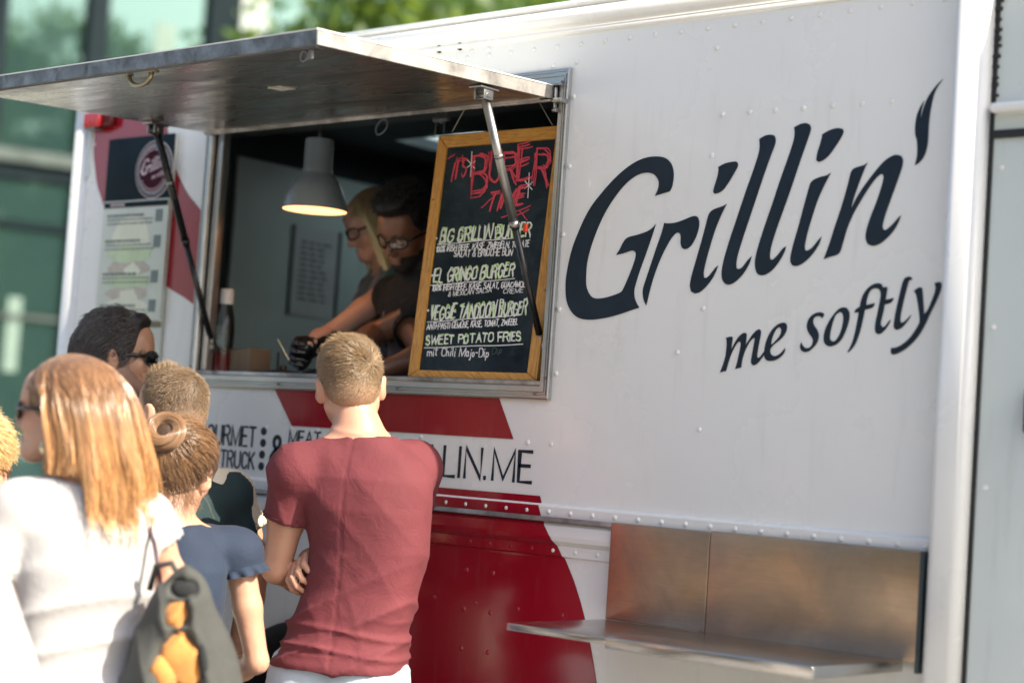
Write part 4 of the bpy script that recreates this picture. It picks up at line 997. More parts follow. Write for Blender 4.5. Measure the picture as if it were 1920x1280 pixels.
def sculpt(name, prims, mat, parent, res=.007, fine=None, fbox=None, disp=None, mats=None, pick=None, ret=False):
    """fine resolution inside fbox (lo, hi)"""
    lo, hi = prim_bounds(prims)
    if fine is None: ax = [axis_grid(lo[i], hi[i], 9, 9, res, res) for i in range(3)]
    else: ax = [axis_grid(lo[i], hi[i], fbox[0][i], fbox[1][i], res, fine) for i in range(3)]
    fd = Field(*ax)
    for p in prims: fd.prim(p)
    W, Fc = fd.mesh()
    if disp is not None:
        Nn = vnormals(W, Fc); W = W + Nn * disp(W, Nn)[:, None]
    if ret: return W, Fc
    fm = None
    if pick is not None: fm = pick(W[Fc].mean(1))
    return mesh_np(name, W, Fc, mat, parent, mats, fm)
def rotm(yaw=0, pitch=0, roll=0):
    """head rotation: yaw about z (left positive), pitch about x (up positive), roll about y (to the right positive), degrees"""
    a, b_, c = map(math.radians, (yaw, pitch, roll))
    Rz = np.array([[math.cos(a), -math.sin(a), 0], [math.sin(a), math.cos(a), 0], [0, 0, 1]])
    Rx = np.array([[1, 0, 0], [0, math.cos(b_), -math.sin(b_)], [0, math.sin(b_), math.cos(b_)]])
    Ry = np.array([[math.cos(c), 0, math.sin(c)], [0, 1, 0], [-math.sin(c), 0, math.cos(c)]])
    return Rz @ Rx @ Ry
def head_prims(HC, RH, s=1.0, fem=False, beard=False):
    T = lambda p: HC + RH @ (np.array(p, float) * s); o = []
    def el(c, r, k=.018, op='add', R2=None): o.append(('el', T(c), np.array(r) * s, RH if R2 is None else RH @ R2, k, op))
    def rc(a, b_, ra, rb, k=.015, op='add'): o.append(('rc', T(a), T(b_), ra * s, rb * s, k, op))
    el((0, -.014, .036), (.074, .096, .084), .02); el((0, .022, -.02), (.060 if not fem else .056, .070, .082), .03)
    for q in (-1, 1):
        rc((q * .050, -.004, -.050), (q * .018, .066, -.094), .020, .017, .03)
        el((q * .038, .056, -.026), (.022, .022, .022), .02)
    el((0, .070, -.092 if not fem else -.086), (.021, .019, .018), .02)
    rc((-.030, .078, .018), (.030, .078, .018), .011, .011, .015)
    el((0, .060, .05), (.055, .034, .045), .03)
    for q in (-1, 1):
        el((q * .031, .098, -.001), (.017, .014, .012), .012, 'sub')
        el((q * .031, .074, -.001), (.015, .013, .012), .006)
    rc((0, .086, .004), (0, .107, -.033), .0075, .0105 if not fem else .009, .010)
    for q in (-1, 1): el((q * .0115, .096, -.038), (.0075, .009, .007), .006)
    rc((-.016, .087, -.060), (.016, .087, -.060), .0055, .0055, .006); rc((-.014, .086, -.071), (.014, .086, -.071), .0068, .0068, .006)
    rc((-.02, .094, -.0655), (.02, .094, -.0655), .0022, .0022, .003, 'sub')
    for q in (-1, 1):      # ears: outer shell with a hollow
        Re = rotm(q * -34, 0, q * 10)
        el((q * .083, -.010, -.010), (.009, .020, .033), .006, 'add', Re)
        el((q * .071, -.006, -.010), (.012, .012, .02), .012)
        el((q * .094, -.003, -.004), (.007, .0105, .019), .004, 'sub', Re)
        el((q * .088, -.006, -.008), (.004, .004, .008), .003, 'add', Re)
    return o, T
TORSO_M = [(.84, 0, -.005, .150, .105), (.93, 0, -.01, .168, .118), (1.02, 0, -.002, .152, .104), (1.12, 0, .0, .146, .102), (1.22, 0, -.002, .156, .110), (1.32, 0, -.004, .172, .118), (1.40, 0, -.008, .172, .108), (1.455, 0, -.012, .140, .080), (1.505, 0, -.014, .07, .055)]
TORSO_F = [(.84, 0, -.01, .158, .108), (.92, 0, -.015, .172, .120), (1.02, 0, -.0, .140, .096), (1.10, 0, .0, .124, .090), (1.20, 0, -.0, .134, .098), (1.30, 0, .0, .148, .108), (1.39, 0, -.008, .150, .092), (1.445, 0, -.012, .122, .068), (1.50, 0, -.014, .056, .048)]
def hand_prims(W_, Dr, Nm, s=1.0, curl=35, side=1, k=.008, spread=1.0):
    """W_ wrist point, Dr unit direction of the hand, Nm unit normal of the palm (towards the palm side)"""
    Dr = np.array(Dr, float); Dr /= np.linalg.norm(Dr); Nm = np.array(Nm, float); Nm = Nm - (Nm @ Dr) * Dr; Nm /= np.linalg.norm(Nm); Sd = np.cross(Dr, Nm) * side; o = []
    o.append(('rc', W_, W_ + Dr * .035 * s, .024 * s, .027 * s, .015))
    for f in range(4):
        off = (f - 1.5) * .0195 * s; base = W_ + Dr * (.085 - abs(f - 1.2) * .004) * s + Sd * off
        o.append(('rc', W_ + Dr * .02 * s + Sd * off * .7, base, .0135 * s, .0115 * s, k))
        L = [.040, .045, .042, .033][f] * s; a = 0; p = base; d = Dr
        for j, (ll, rr_) in enumerate(((L, .0095), (L * .62, .0085), (L * .5, .0075))):
            a += math.radians(curl * (.7 if j == 0 else 1.0)); d = Dr * math.cos(a) + Nm * math.sin(a) + Sd * (f - 1.5) * .05 * spread; q = p + d * ll
            o.append(('rc', p, q, rr_ * s, (rr_ - .0007) * s, .003)); p = q
    b_ = W_ + Dr * .02 * s - Sd * .024 * s; m_1 = b_ + (Dr * .7 - Sd * .6 + Nm * .45) * .04 * s; m_2 = m_1 + (Dr * .85 - Sd * .1 + Nm * .55) * .033 * s; m_3 = m_2 + (Dr * .8 + Sd * .25 + Nm * .5) * .024 * s
    o += [('rc', b_, m_1, .015 * s, .0115 * s, k), ('rc', m_1, m_2, .0105 * s, .0095 * s, .004), ('rc', m_2, m_3, .0095 * s, .008 * s, .003)]
    return o

def hair_strands(name, paths, mat, parent, r0=.0007, r1=.0002):
    """paths: (N, n, 3)"""
    Nn, n, _ = paths.shape; hc = bpy.data.hair_curves.new(name); hc.add_curves([n] * Nn)
    hc.position_data.foreach_set('vector', paths.astype(np.float32).ravel())
    at = hc.attributes.get('radius') or hc.attributes.new('radius', 'FLOAT', 'POINT')
    at.data.foreach_set('value', np.tile(np.linspace(r0, r1, n), Nn).astype(np.float32))
    hc.materials.append(mat); o = bpy.data.objects.new(name, hc); COL.objects.link(o)
    if parent: o.parent = parent
    return o
def mat_hair(name, col, rough=.28, root=None, var=.35, spec=.6):
    m, nt, b = newmat(name)
    hi_ = nt.nodes.new('ShaderNodeHairInfo'); cc = [min(1, x * (1 + var)) for x in col]; cl = [x * (1 - var) for x in col]
    c = ramp(nt, hi_.outputs['Random'], [(0, cl), (1, cc)])
    if root is not None: c = mixc(nt, ramp(nt, hi_.outputs['Intercept'], [(0.0, 0.0), (.5, 1.0)]), root, c)
    nt.links.new(c, b.inputs['Base Color']); b.inputs['Roughness'].default_value = rough; b.inputs['Specular IOR Level'].default_value = spec
    b.inputs['Sheen Weight'].default_value = .3
    return m
def mat_scalp(name, col, fade=None):
    m, nt, b = newmat(name); v = coords(nt); c = ramp(nt, noise(nt, v, 60, 5), [(.3, [x * .65 for x in col]), (.7, [x * 1.35 for x in col])])
    if fade is not None:      # clipped neck and sides: skin shows through low down
        sp = nt.nodes.new('ShaderNodeSeparateXYZ'); nt.links.new(coords(nt, kind='Generated'), sp.inputs[0])
        c = mixc(nt, ramp(nt, sp.outputs[2], [(.02, 0.0), (.48, 1.0)]), fade, c)
    nt.links.new(c, b.inputs['Base Color']); b.inputs['Roughness'].default_value = .55; bump(nt, b, noise(nt, v, 220, 4), .5, .003); return m
def ring(name, c, d, r, t, mat, parent, seg=40, sq=(1, 1)):
    c = np.array(c, float); d = np.array(d, float) / np.linalg.norm(d); u = np.cross(d, (0, 1, 0.01)); u /= np.linalg.norm(u); w = np.cross(d, u)
    return MB().tube([c + r * (math.cos(a) * u * sq[0] + math.sin(a) * w * sq[1]) for a in np.linspace(0, 2 * math.pi, seg)], t, 6, cap=False).build(name, mat, parent)
def mat_skin(name, c, rough=.42):
    m, nt, b = newmat(name); v = coords(nt); n1 = noise(nt, v, 12, 4); n2 = noise(nt, v, 70, 3)
    c1 = mixc(nt, ramp(nt, n1, [(.35, 0.), (.7, .35)]), c, (c[0] * .95, c[1] * .68, c[2] * .6)); c1 = mixc(nt, ramp(nt, n2, [(.5, 0.), (.8, .2)]), c1, [x * .8 for x in c])
    nt.links.new(c1, b.inputs['Base Color']); b.inputs['Roughness'].default_value = rough
    b.inputs['Subsurface Weight'].default_value = .25; b.inputs['Subsurface Radius'].default_value = (1., .3, .15); b.inputs['Subsurface Scale'].default_value = .010
    bump(nt, b, noise(nt, v, 400, 3), .18, .0012); return m
def mat_cloth(name, c, c2=None, var=.12, weave=700, rough=.85, fold=0.0, sheen=None):
    if sheen is None: sheen = .25 if max(c) > .1 else .03
    m, nt, b = newmat(name); v = coords(nt); n1 = noise(nt, v, 5, 5); n2 = noise(nt, v, weave, 2); n3 = noise(nt, v, 16, 4, .6, .6)
    c1 = ramp(nt, n1, [(.3, [x * (1 - var) for x in c]), (.7, [min(1, x * (1 + var)) for x in c])])
    c1 = mixc(nt, ramp(nt, n2, [(.35, .25), (.65, 0.)]), c1, [x * .75 for x in c])
    nt.links.new(c1, b.inputs['Base Color']); b.inputs['Roughness'].default_value = rough; b.inputs['Sheen Weight'].default_value = sheen; b.inputs['Sheen Roughness'].default_value = .5
    nb = nt.nodes.new('ShaderNodeBump'); nb.inputs['Strength'].default_value = .35; nb.inputs['Distance'].default_value = .012; nt.links.new(n3, nb.inputs['Height'])
    bump(nt, b, n2, .25, .001, nb.outputs[0]); return m

class Person:
    def __init__(s, label, hpx, depth, turn, floor=0.0, height=None, fem=False, group=None, head=(0, 0, 0), hoff=(0, 0, 0), hs=1.0, lean=0.0):
        """hpx: pixel of the head centre (between the ears); turn: degrees from 'facing away from the camera', left positive; head: yaw, pitch, roll relative to the body"""
        px, py = hpx; s.Hw = dep(px, py, depth); s.yaw = math.radians(40.8) + math.atan((CX - px) / F_PX) + math.radians(turn)
        s.h = height or (s.Hw[2] + .125 * hs - floor); s.s = s.h / 1.78; s.fem = fem; s.hs = hs
        HCl = np.array([0, .018, 1.655]) * s.s + np.array(hoff, float); s.HC = HCl
        c, sn = math.cos(s.yaw), math.sin(s.yaw); s.Rz = np.array([[c, -sn, 0], [sn, c, 0], [0, 0, 1]])
        loc = s.Hw - s.Rz @ HCl; s.loc = loc
        s.root = thing('person', label, 'person', tuple(loc), s.yaw, group)
        s.RH = rotm(*head); s.prims, s.T = head_prims(s.HC, s.RH, hs, fem); s.joints = {}
        q = s.s
        # neck and torso
        nb_ = np.array([0, -.012, 1.49]) * q + np.array([s.HC[0] * .0, 0, 0]); ht = s.T((0, -.022, -.055))
        s.nb = nb_; nr = .056 if not fem else .046
        s.prims.append(('rc', ht, nb_, nr * hs, (nr + .006) * hs, .022)); s.neck = (ht, nb_, nr * hs)
        s.rows = [tuple(x * q for x in r) for r in (TORSO_F if fem else TORSO_M)]; s.prims.append(('st', s.rows, 2.3, .03))
        s.sw = (.178 if not fem else .155) * q; s.sz = 1.435 * q
        s.arms = {}
    def local(s, w): return s.Rz.T @ (np.array(w) - s.loc)
    def px(s, x, y, d): return s.local(dep(x, y, d))
    def arm(s, side, elbow=None, wrist=None, curl=30, r=1.0, palm=None, hand=True, shoulder=None):
        q = s.s; sh = np.array([side * s.sw, -.008 * q, s.sz]) if shoulder is None else np.array(shoulder, float)
        el_ = np.array(elbow if elbow is not None else (side * (s.sw + .045 * q), -.02 * q, s.sz - .29 * q), float); wr = np.array(wrist if wrist is not None else (side * (s.sw + .06 * q), .05 * q, s.sz - .54 * q), float)
        f = (.88 if s.fem else 1.0) * r * q; mid = (el_ + (wr - el_) * .3)
        s.prims += [('el', sh + [0, 0, -.004], np.array([.058, .062, .060]) * f, None, .03), ('rc', sh + [-side * .09 * q, -.004, .028 * q], sh, .036 * f, .046 * f, .03),
                    ('rc', sh, sh + (el_ - sh) * .5, .050 * f, .046 * f, .02), ('rc', sh + (el_ - sh) * .5, el_, .046 * f, .036 * f, .015), ('rc', el_, mid, .036 * f, .040 * f, .015), ('rc', mid, wr, .040 * f, .026 * f, .015)]
        s.prims.append(('rc', s.T((0, -.03, -.09)) * .4 + s.nb * .6, sh + [-side * .03 * q, -.012 * q, .012 * q], .042 * f, .036 * f, .035))
        if hand:
            d = wr - el_; d /= np.linalg.norm(d); n_ = np.array(palm if palm is not None else (-side, 0, 0), float)
            s.prims += hand_prims(wr, d, n_, q * (.9 if s.fem else 1), curl, side)
        s.arms[side] = (sh, el_, wr, f)
    def legs(s, spread=.095):
        q = s.s
        for a in (-1, 1):
            cx0 = s.rows[0][1] if s.rows[0][0] < s.rows[-1][0] else 0; h_ = np.array([a * spread + cx0 / q, -.01, .88]) * q; kn = np.array([a * spread * 1.1 + cx0 / q * .5, .0, .49]) * q; an = np.array([a * spread * 1.15, -.03, .08]) * q
            s.prims += [('rc', h_, kn, .086 * q, .058 * q, .03), ('rc', kn, an, .056 * q, .036 * q, .02), ('rc', an + [0, 0, -.035 * q], an + np.array([a * .02, .15, -.045]) * q, .038 * q, .032 * q, .02)]
            s.joints[a] = (h_, kn, an)
    def body(s, skin, res=.010, fine=.0038, mats=None, pick=None):
        b0 = s.T((0, 0, 0)); r = .115 * s.hs
        s.skin = skin
        return sculpt('body', s.prims, skin, s.root, res, fine, (b0 - [r, r, .13], b0 + [r, r, .13]), mats=mats, pick=pick)
    def shirt(s, mat, sleeve=.55, hem=.90, grow=.012, neck=.062, res=.0075, disp=None, loose=1.0, name='shirt', hemgrow=.012, hollow=True, neckz=0.0, mats=None, pick=None, fine=None, rows2=None):
        q = s.s; g = grow; pr = []
        rows = []
        for (z, cx, cy, rx, ry) in (rows2 or s.rows):
            if z < hem * q - .001: continue
            e = g + hemgrow * max(0, min(1, (1.2 * q - z) / (.3 * q))) * loose
            rows.append((z, cx, cy, rx + e, ry + e))
        r0 = np.array(rows[0]); A = np.array(s.rows); rows = [(hem * q, float(np.interp(hem * q, A[:, 0], A[:, 1])), float(np.interp(hem * q, A[:, 0], A[:, 2])), float(np.interp(hem * q, A[:, 0], A[:, 3])) + g + hemgrow * loose, float(np.interp(hem * q, A[:, 0], A[:, 4])) + g + hemgrow * loose)] + rows
        pr.append(('st', rows, 2.4, .03))
        for sd, (sh, el_, wr, f) in s.arms.items():
            pr += [('el', sh + [0, 0, -.002], np.array([.060, .064, .062]) * f + g * .8, None, .03), ('rc', sh + [-sd * .09 * q, -.004, .030 * q], sh, .038 * f + g * .6, .048 * f + g * .6, .03)]
            pr.append(('rc', s.nb + [sd * .045 * q, -.004, -.012], sh + [-sd * .03 * q, -.012 * q, .012 * q], .040 * f, .038 * f + g * .5, .03))
            if sleeve > 0:
                e = sh + (el_ - sh) * min(sleeve, 1.0); d = (el_ - sh) / np.linalg.norm(el_ - sh)
                pr.append(('cc', sh - d * .01, e, .052 * f + g, .048 * f + g * 1.25, .012))
                if sleeve > 1.0:
                    e2 = el_ + (wr - el_) * (sleeve - 1.0); pr += [('rc', el_ - d * .02, el_, .046 * f + g, .044 * f + g, .012), ('cc', el_, e2, .044 * f + g, .032 * f + g, .012)]
                    pr.append(('cc', e2 - (wr - el_) / np.linalg.norm(wr - el_) * .02, e2 + (wr - el_) * .2, .032 * f + g * .6, .032 * f + g * .6, .003, 'sub'))
                elif hollow: pr.append(('cc', e - d * .018, e + d * .05, .048 * f + g * 1.25 - .0085, .048 * f + g * 1.25 - .0085, .002, 'sub'))
        pr += getattr(s, 'extra', [])
        # neck opening
        ht, nb_, nr = s.neck
        up = (ht - nb_); up = up / np.linalg.norm(up)
        pr.append(('el', nb_ + np.array([0, .014, .030 + neckz]), np.array([neck + .018, neck + .012, .040]), None, .006, 'sub'))
        pr.append(('rc', nb_ - up * .03, nb_ + up * .2, nr + .004, nr + .004, .004, 'sub'))
        pr.append(('st', [(hem * q - .02, rows[0][1], rows[0][2], rows[0][3] - .010, rows[0][4] - .010), (hem * q + .02, rows[0][1], rows[0][2], rows[0][3] - .010, rows[0][4] - .010)], 2.4, .003, 'sub'))
        return sculpt(name, pr, mat, s.root, res, fine, (np.array([-9, -9, -9]), np.array([9, 9, 9])) if fine else None, disp=disp, mats=mats, pick=pick)
    def trousers(s, mat, top=1.0, res=.011, name='trousers', disp=None):
        q = s.s; A = np.array(s.rows); pr = []; rows = [tuple(r) for r in s.rows if r[0] < top * q - .01]
        t = top * q; rows.append((t, float(np.interp(t, A[:, 0], A[:, 1])), float(np.interp(t, A[:, 0], A[:, 2])), float(np.interp(t, A[:, 0], A[:, 3])), float(np.interp(t, A[:, 0], A[:, 4]))))
        pr.append(('st', [(z, cx, cy, rx + .006, ry + .007) for z, cx, cy, rx, ry in rows], 2.3, .03))
        for a, (h_, kn, an) in s.joints.items(): pr += [('rc', h_, kn, .096 * q, .070 * q, .03), ('rc', kn, an, .070 * q, .058 * q, .02)]
        for a in (-1, 1): pr.append(('el', np.array([a * .072 + s.rows[0][1] / q, -.072, .87]) * q, np.array([.080, .058, .085]) * q, None, .03))
        return sculpt(name, pr, mat, s.root, res, disp=disp)
    def cap(s, name, mat, prims, res=.004, disp=None):
        """hair mass from head-local primitives; returns object plus vertices and normals for strands"""
        o = []
        for p in prims:
            op = p[-1] if p[-1] in ('sub', 'add') else 'add'
            if p[0] == 'el': o.append(('el', s.T(p[1]), np.array(p[2]) * s.hs, s.RH @ (p[3] if p[3] is not None else np.eye(3)), p[4], op))
            elif p[0] == 'rc': o.append(('rc', s.T(p[1]), s.T(p[2]), p[3] * s.hs, p[4] * s.hs, p[5], op))
        W, Fc = sculpt(name, o, mat, s.root, res, ret=True, disp=disp)
        return mesh_np(name, W, Fc, mat, s.root), W, vnormals(W, Fc)
    def Hl(s, W): return (W - s.HC) @ s.RH / s.hs         # to head-local
    def Hg(s, L): return s.HC + (L * s.hs) @ s.RH.T
def shoes(P, mat):
    for a, (h_, kn, an) in P.joints.items():
        q = P.s; b0 = an + np.array([0, -.03, -.05]) * q
        sculpt('shoe', [('rc', b0, b0 + np.array([a * .025, .20, -.002]) * q, .045 * q, .040 * q, .02), ('cut', (0, 0, 0.002), (0, 0, -1))], mat, P.root, .012)
def fbm_waves(W, fr, seed, n=4):
    rg = np.random.default_rng(seed); o = np.zeros(len(W))
    for i in range(n):
        d = rg.normal(size=3); d /= np.linalg.norm(d); o += np.sin(W @ d * fr * rg.uniform(.6, 1.7) + rg.uniform(0, 6)) / n
    return o
def folds(W, dirv, fr, warp, seed, sharp=2.0):
    """ridged folds running across dirv"""
    d = np.array(dirv, float); d /= np.linalg.norm(d); ph = W @ d * fr + warp * fbm_waves(W, 9, seed, 3)
    r = 1 - np.abs(np.sin(ph)); return r ** sharp - .35
# ------------------------------------------------------------------ people
SK_A = mat_skin('fair_skin', (.55, .32, .22)); SK_B = mat_skin('tanned_skin', (.50, .29, .19)); SK_C = mat_skin('brown_skin', (.26, .13, .08)); SK_D = mat_skin('pale_skin', (.64, .41, .32))
SHOE = mat_simple('dark_shoe', (.03, .03, .03), .5)
def short_hair(P, col, scol, n=6000, ln=(.010, .022), lift=.6, seed=1, top=1.0, front=(0, .118, -.03), fr=(.088, .078, .100), shell=.004, flow=None, wig=.15, rr=.00045, low=-.062, pts=4, clump=0.0, topback=0.0, spec=.6, fade=None, tzp=1.0):
    """cropped hair: skin-tight mass plus strands"""
    pr = [('el', (0, -.014, .036), (.074 + shell, .096 + shell, .084 + shell * top), None, .02), ('el', (0, -.045, -.012), (.062 + shell * .5, .058 + shell, .055), None, .02),
          ('el', front, fr, None, .006, 'sub')]
    for q in (-1, 1): pr.append(('el', (q * .085, .004, -.022), (.030, .032, .048), None, .004, 'sub'))
    o, W, Nn = P.cap('hair', mat_scalp(P.root.name + '_hair_mass', scol, fade), pr)
    L = P.Hl(W); rg = np.random.default_rng(seed); ok = np.nonzero((np.linalg.norm((L - np.array([0, -.014, .036])) / np.array([.07, .092, .08]), axis=1) > 1.0) | (L[:, 2] < .0))[0]
    i = rg.choice(ok, n); root = W[i] + rg.normal(size=(n, 3)) * .0015; nn = Nn[i]; l = L[i]
    whorl = np.array([.012, -.075, .095]); d = l - whorl; d = d @ P.RH.T
    if flow is not None: d = d * .3 + np.array([P.RH @ np.array(flow)]) * .1
    d = d - (d * nn).sum(1)[:, None] * nn; d /= np.linalg.norm(d, axis=1)[:, None] + 1e-9
    tz = np.clip((l[:, 2] - low) / .13, 0.12, 1)[:, None] ** tzp; ll = (rg.uniform(ln[0], ln[1], n)[:, None]) * tz
    if clump: jit = fbm_waves(root, 90, seed, 3)[:, None] * clump
    else: jit = 0
    paths = np.zeros((n, pts, 3)); paths[:, 0] = root - nn * .002; dr = nn * (lift + jit) + d * 1.0 + rg.normal(size=(n, 3)) * wig; dr /= np.linalg.norm(dr, axis=1)[:, None]; p = root
    for k in range(1, pts):
        p = p + dr * ll / (pts - 1); paths[:, k] = p; dr = dr + d * .25 + rg.normal(size=(n, 3)) * wig * .5; dr /= np.linalg.norm(dr, axis=1)[:, None]
    hair_strands('hair_strands', paths, mat_hair(P.root.name + '_strands', col, spec=spec), o, rr, rr * .4)
    return o
def glasses(P, lensmat, framemat, wrap=.004, big=1.0, tint=True, name='glasses', thick=.0026):
    """worn glasses: frame, two lenses, two temples; head-local"""
    g_ = empty(name, (0, 0, 0), 0, P.root); f = MB(); fy = .104
    for q in (-1, 1):
        cx = q * .033; pts = []
        for k in range(21):
            a = 2 * math.pi * k / 20; x = math.cos(a); z = math.sin(a); x = math.copysign(abs(x) ** .7, x); z = math.copysign(abs(z) ** .7, z)
            X_ = cx + x * .027 * big; Z_ = -.002 + z * .0175 * big; pts.append(P.T((X_, fy - abs(X_) ** 2 * 7, Z_)))
        f.tube(pts, thick, 8, cap=False)
        n = len(pts) - 1; c = sum(pts[:n]) / n; back = P.RH @ np.array([0, -.0015, 0]) * 1.0
        vs = [p for p in pts[:n]] + [c] + [p + back for p in pts[:n]] + [c + back]; fs = []
        for k in range(n): j = (k + 1) % n; fs += [(k, j, n), (n + 1 + j, n + 1 + k, 2 * n + 1), (j, k, k + n + 1, j + n + 1)]
        from_py('lens', vs, fs, lensmat, g_)
        tp = [(q * .060 * big, fy - .025, .004), (q * .072, .05, .006), (q * .080, .0, .004), (q * .080, -.02, -.008)]
        MB().tube([P.T(t) for t in tp], [thick * 1.6, thick * 1.5, thick * 1.2, thick], 8).build('temple', framemat, g_)
    f.tube([P.T((-.008, fy + .001, .003)), P.T((0, fy + .004, .005)), P.T((.008, fy + .001, .003))], thick, 8)
    f.build('frame', framemat, g_); return g_
GBLACK = mat_simple('black_acetate', (.008, .009, .011), .18, var=.2, bs=0, coat=.6)
DLENS = mat_simple('dark_lens', (.004, .007, .010), .04, var=.1, bs=0, coat=1.0)
CLENS, nt, b = newmat('clear_lens'); _t = nt.nodes.new('ShaderNodeBsdfTransparent'); _t.inputs['Color'].default_value = (.99, 1, 1, 1); _g = nt.nodes.new('ShaderNodeBsdfGlossy'); _g.inputs['Roughness'].default_value = .02
_m = nt.nodes.new('ShaderNodeMixShader'); _m.inputs[0].default_value = .07; nt.links.new(_t.outputs[0], _m.inputs[1]); nt.links.new(_g.outputs[0], _m.inputs[2]); nt.links.new(_m.outputs[0], nt.nodes['Material Output'].inputs[0])
def eyes(P, n='eye'):
    m = MB()
    for q in (-1, 1): 
        e = MB(); c = P.T((q * .031, .0745, -.001)); e.lathe([(.0135 * math.sin(math.pi * k / 10) + 1e-5, -.0135 * math.cos(math.pi * k / 10)) for k in range(11)], c, 16); e.build(n, EYEW, P.root)
EYEW = mat_simple('eye_white', (.55, .52, .48), .2, var=.05)

# --- man in the maroon T-shirt, back to the camera
P = Person('man with short blond hair in a maroon T-shirt standing at the hatch with arms crossed', (657, 724), 4.70, -18, head=(27, -4, -7), hoff=(-.052, .01, -.020))
P.rows = [(z, cx + .008 + .034 * math.exp(-((z - 1.22) / .13) ** 2) - .022 * max(0, min(1, (1.10 - z) / .20)), cy, rx * .90, ry) for z, cx, cy, rx, ry in P.rows]; P.prims = [p for p in P.prims if p[0] != 'st'] + [('st', P.rows, 2.3, .03)]
P.sw = .153
P.arm(-1, shoulder=P.px(556, 882, 4.62), elbow=P.px(518, 1066, 4.66), wrist=P.px(640, 1112, 4.98), palm=(0, -1, 0), curl=25)
P.arm(1, shoulder=P.px(778, 876, 4.76), elbow=(.085, .20, 1.22), wrist=P.px(602, 1040, 4.76), curl=38, hand=False)
w0_ = P.px(594, 1040, 4.70)
P.prims += hand_prims(w0_, P.px(545, 1062, 4.60) - w0_, P.px(606, 1046, 4.5) - w0_ + [0, 0, -.2], 1.0, 46, 1)
P.extra = [('rc', np.array([sd * .095, -.012, 1.37]), P.arms[sd][0] + [0, 0, -.01], .085, .060, .035) for sd in (-1, 1)] + [('rc', P.nb + [sd * .03, -.01, -.03], P.arms[sd][0] + [0, -.004, .002], .050, .052, .03) for sd in (-1, 1)]
P.legs(); P.body(SK_A, .009, .0036)
def dm(W, Nn):
    q = np.clip((1.22 - W[:, 2]) / .16, 0, 1); side = np.clip((W[:, 0] + .22) / .36, 0, 1); low = np.clip((1.06 - W[:, 2]) / .05, 0, 1) * np.clip((W[:, 2] - .93) / .03, 0, 1); back = np.clip((-W[:, 1] + .03) / .06, 0, 1)
    d = .0125 * q * folds(W, (-.42, .12, 1), 38, 1.6, 3, 2.0) * (1 - .3 * side) + .0018 * folds(W, (.7, .1, .5), 30, 2.0, 14, 2) + .010 * low * folds(W, (.10, 0, 1), 66, 1.1, 9, 2.0)
    arm_ = np.clip((-W[:, 0] - .15) / .05, 0, 1); d += arm_ * .0055 * folds(W, (.9, .4, .5), 60, 1.2, 5, 2)
    d += .0022 * fbm_waves(W, 34, 4) + .004 * back * np.exp(-((W[:, 2] - 1.35) / .06) ** 2) * np.exp(-((np.abs(W[:, 0]) - .085) / .05) ** 2)
    d -= .0016 * np.exp(-(W[:, 0] / .0035) ** 2) * back       # centre back seam
    d += .0015 * np.exp(-((W[:, 2] - .955) / .004) ** 2)
    return d
P.shirt(mat_cloth('maroon_jersey', (.140, .026, .034), var=.14, sheen=0.0), .50, .915, .011, .062, .0058, dm, 1.2)
def dj(W, Nn): return .003 * fbm_waves(W, 30, 8) + .004 * folds(W, (0, 0, 1), 40, 1.5, 2, 2)
P.trousers(mat_cloth('pale_blue_denim', (.46, .54, .62), var=.2, weave=500), .985, .010, 'jeans', dj); shoes(P, SHOE)
NM = mat_cloth('maroon_rib', (.10, .018, .022))
for sd, (sh, el_, wr, f_) in P.arms.items():
    d_ = (el_ - sh) / np.linalg.norm(el_ - sh); e_ = sh + (el_ - sh) * .50; ring('sleeve_stitching', e_ - d_ * .012, d_, (.048 * f_ + .0138), .0011, NM, P.root)
cp_ = [np.array([.066 * math.cos(a), -.012 + .060 * math.sin(a), 1.512 + .012 * math.sin(a) * -1]) + [-.006, 0, 0] for a in np.linspace(0, 2 * math.pi, 48)]
short_hair(P, (.25, .165, .085), (.14, .09, .045), 20000, (.014, .036), .30, 5, 1.9, rr=.00050, clump=.22, shell=.0035, low=-.055, fade=(.50, .31, .20), tzp=1.6, flow=(-.7, .8, 0), wig=.10)
n = 2600; rg = np.random.default_rng(44); th = rg.uniform(0, 6.28, n); rad = np.sqrt(rg.uniform(0, 1, n)); base = np.stack([rad * np.cos(th) * .062, .012 + rad * np.sin(th) * .075, np.zeros(n)], 1)
base[:, 2] = .036 + .093 * np.sqrt(np.clip(1 - (base[:, 0] / .080) ** 2 - ((base[:, 1] + .014) / .104) ** 2, 0.05, 1)); lk = fbm_waves(base, 110, 3, 4)[:, None]
d_ = np.stack([-.38 + .2 * rg.normal(size=n), .45 + .2 * rg.normal(size=n), .42 + .12 * rg.normal(size=n)], 1) + lk * np.array([.3, .3, .5]); pp = np.zeros((n, 6, 3)); p_ = base
for k in range(6): pp[:, k] = P.Hg(p_); p_ = p_ + d_ * .0052; d_ = d_ + np.array([-.02, 0, -.14])
hair_strands('top_strands', pp, mat_hair('sunlit_top_hair', (.40, .27, .13), .22, root=(.15, .09, .045)), P.root, .0006, .0002)

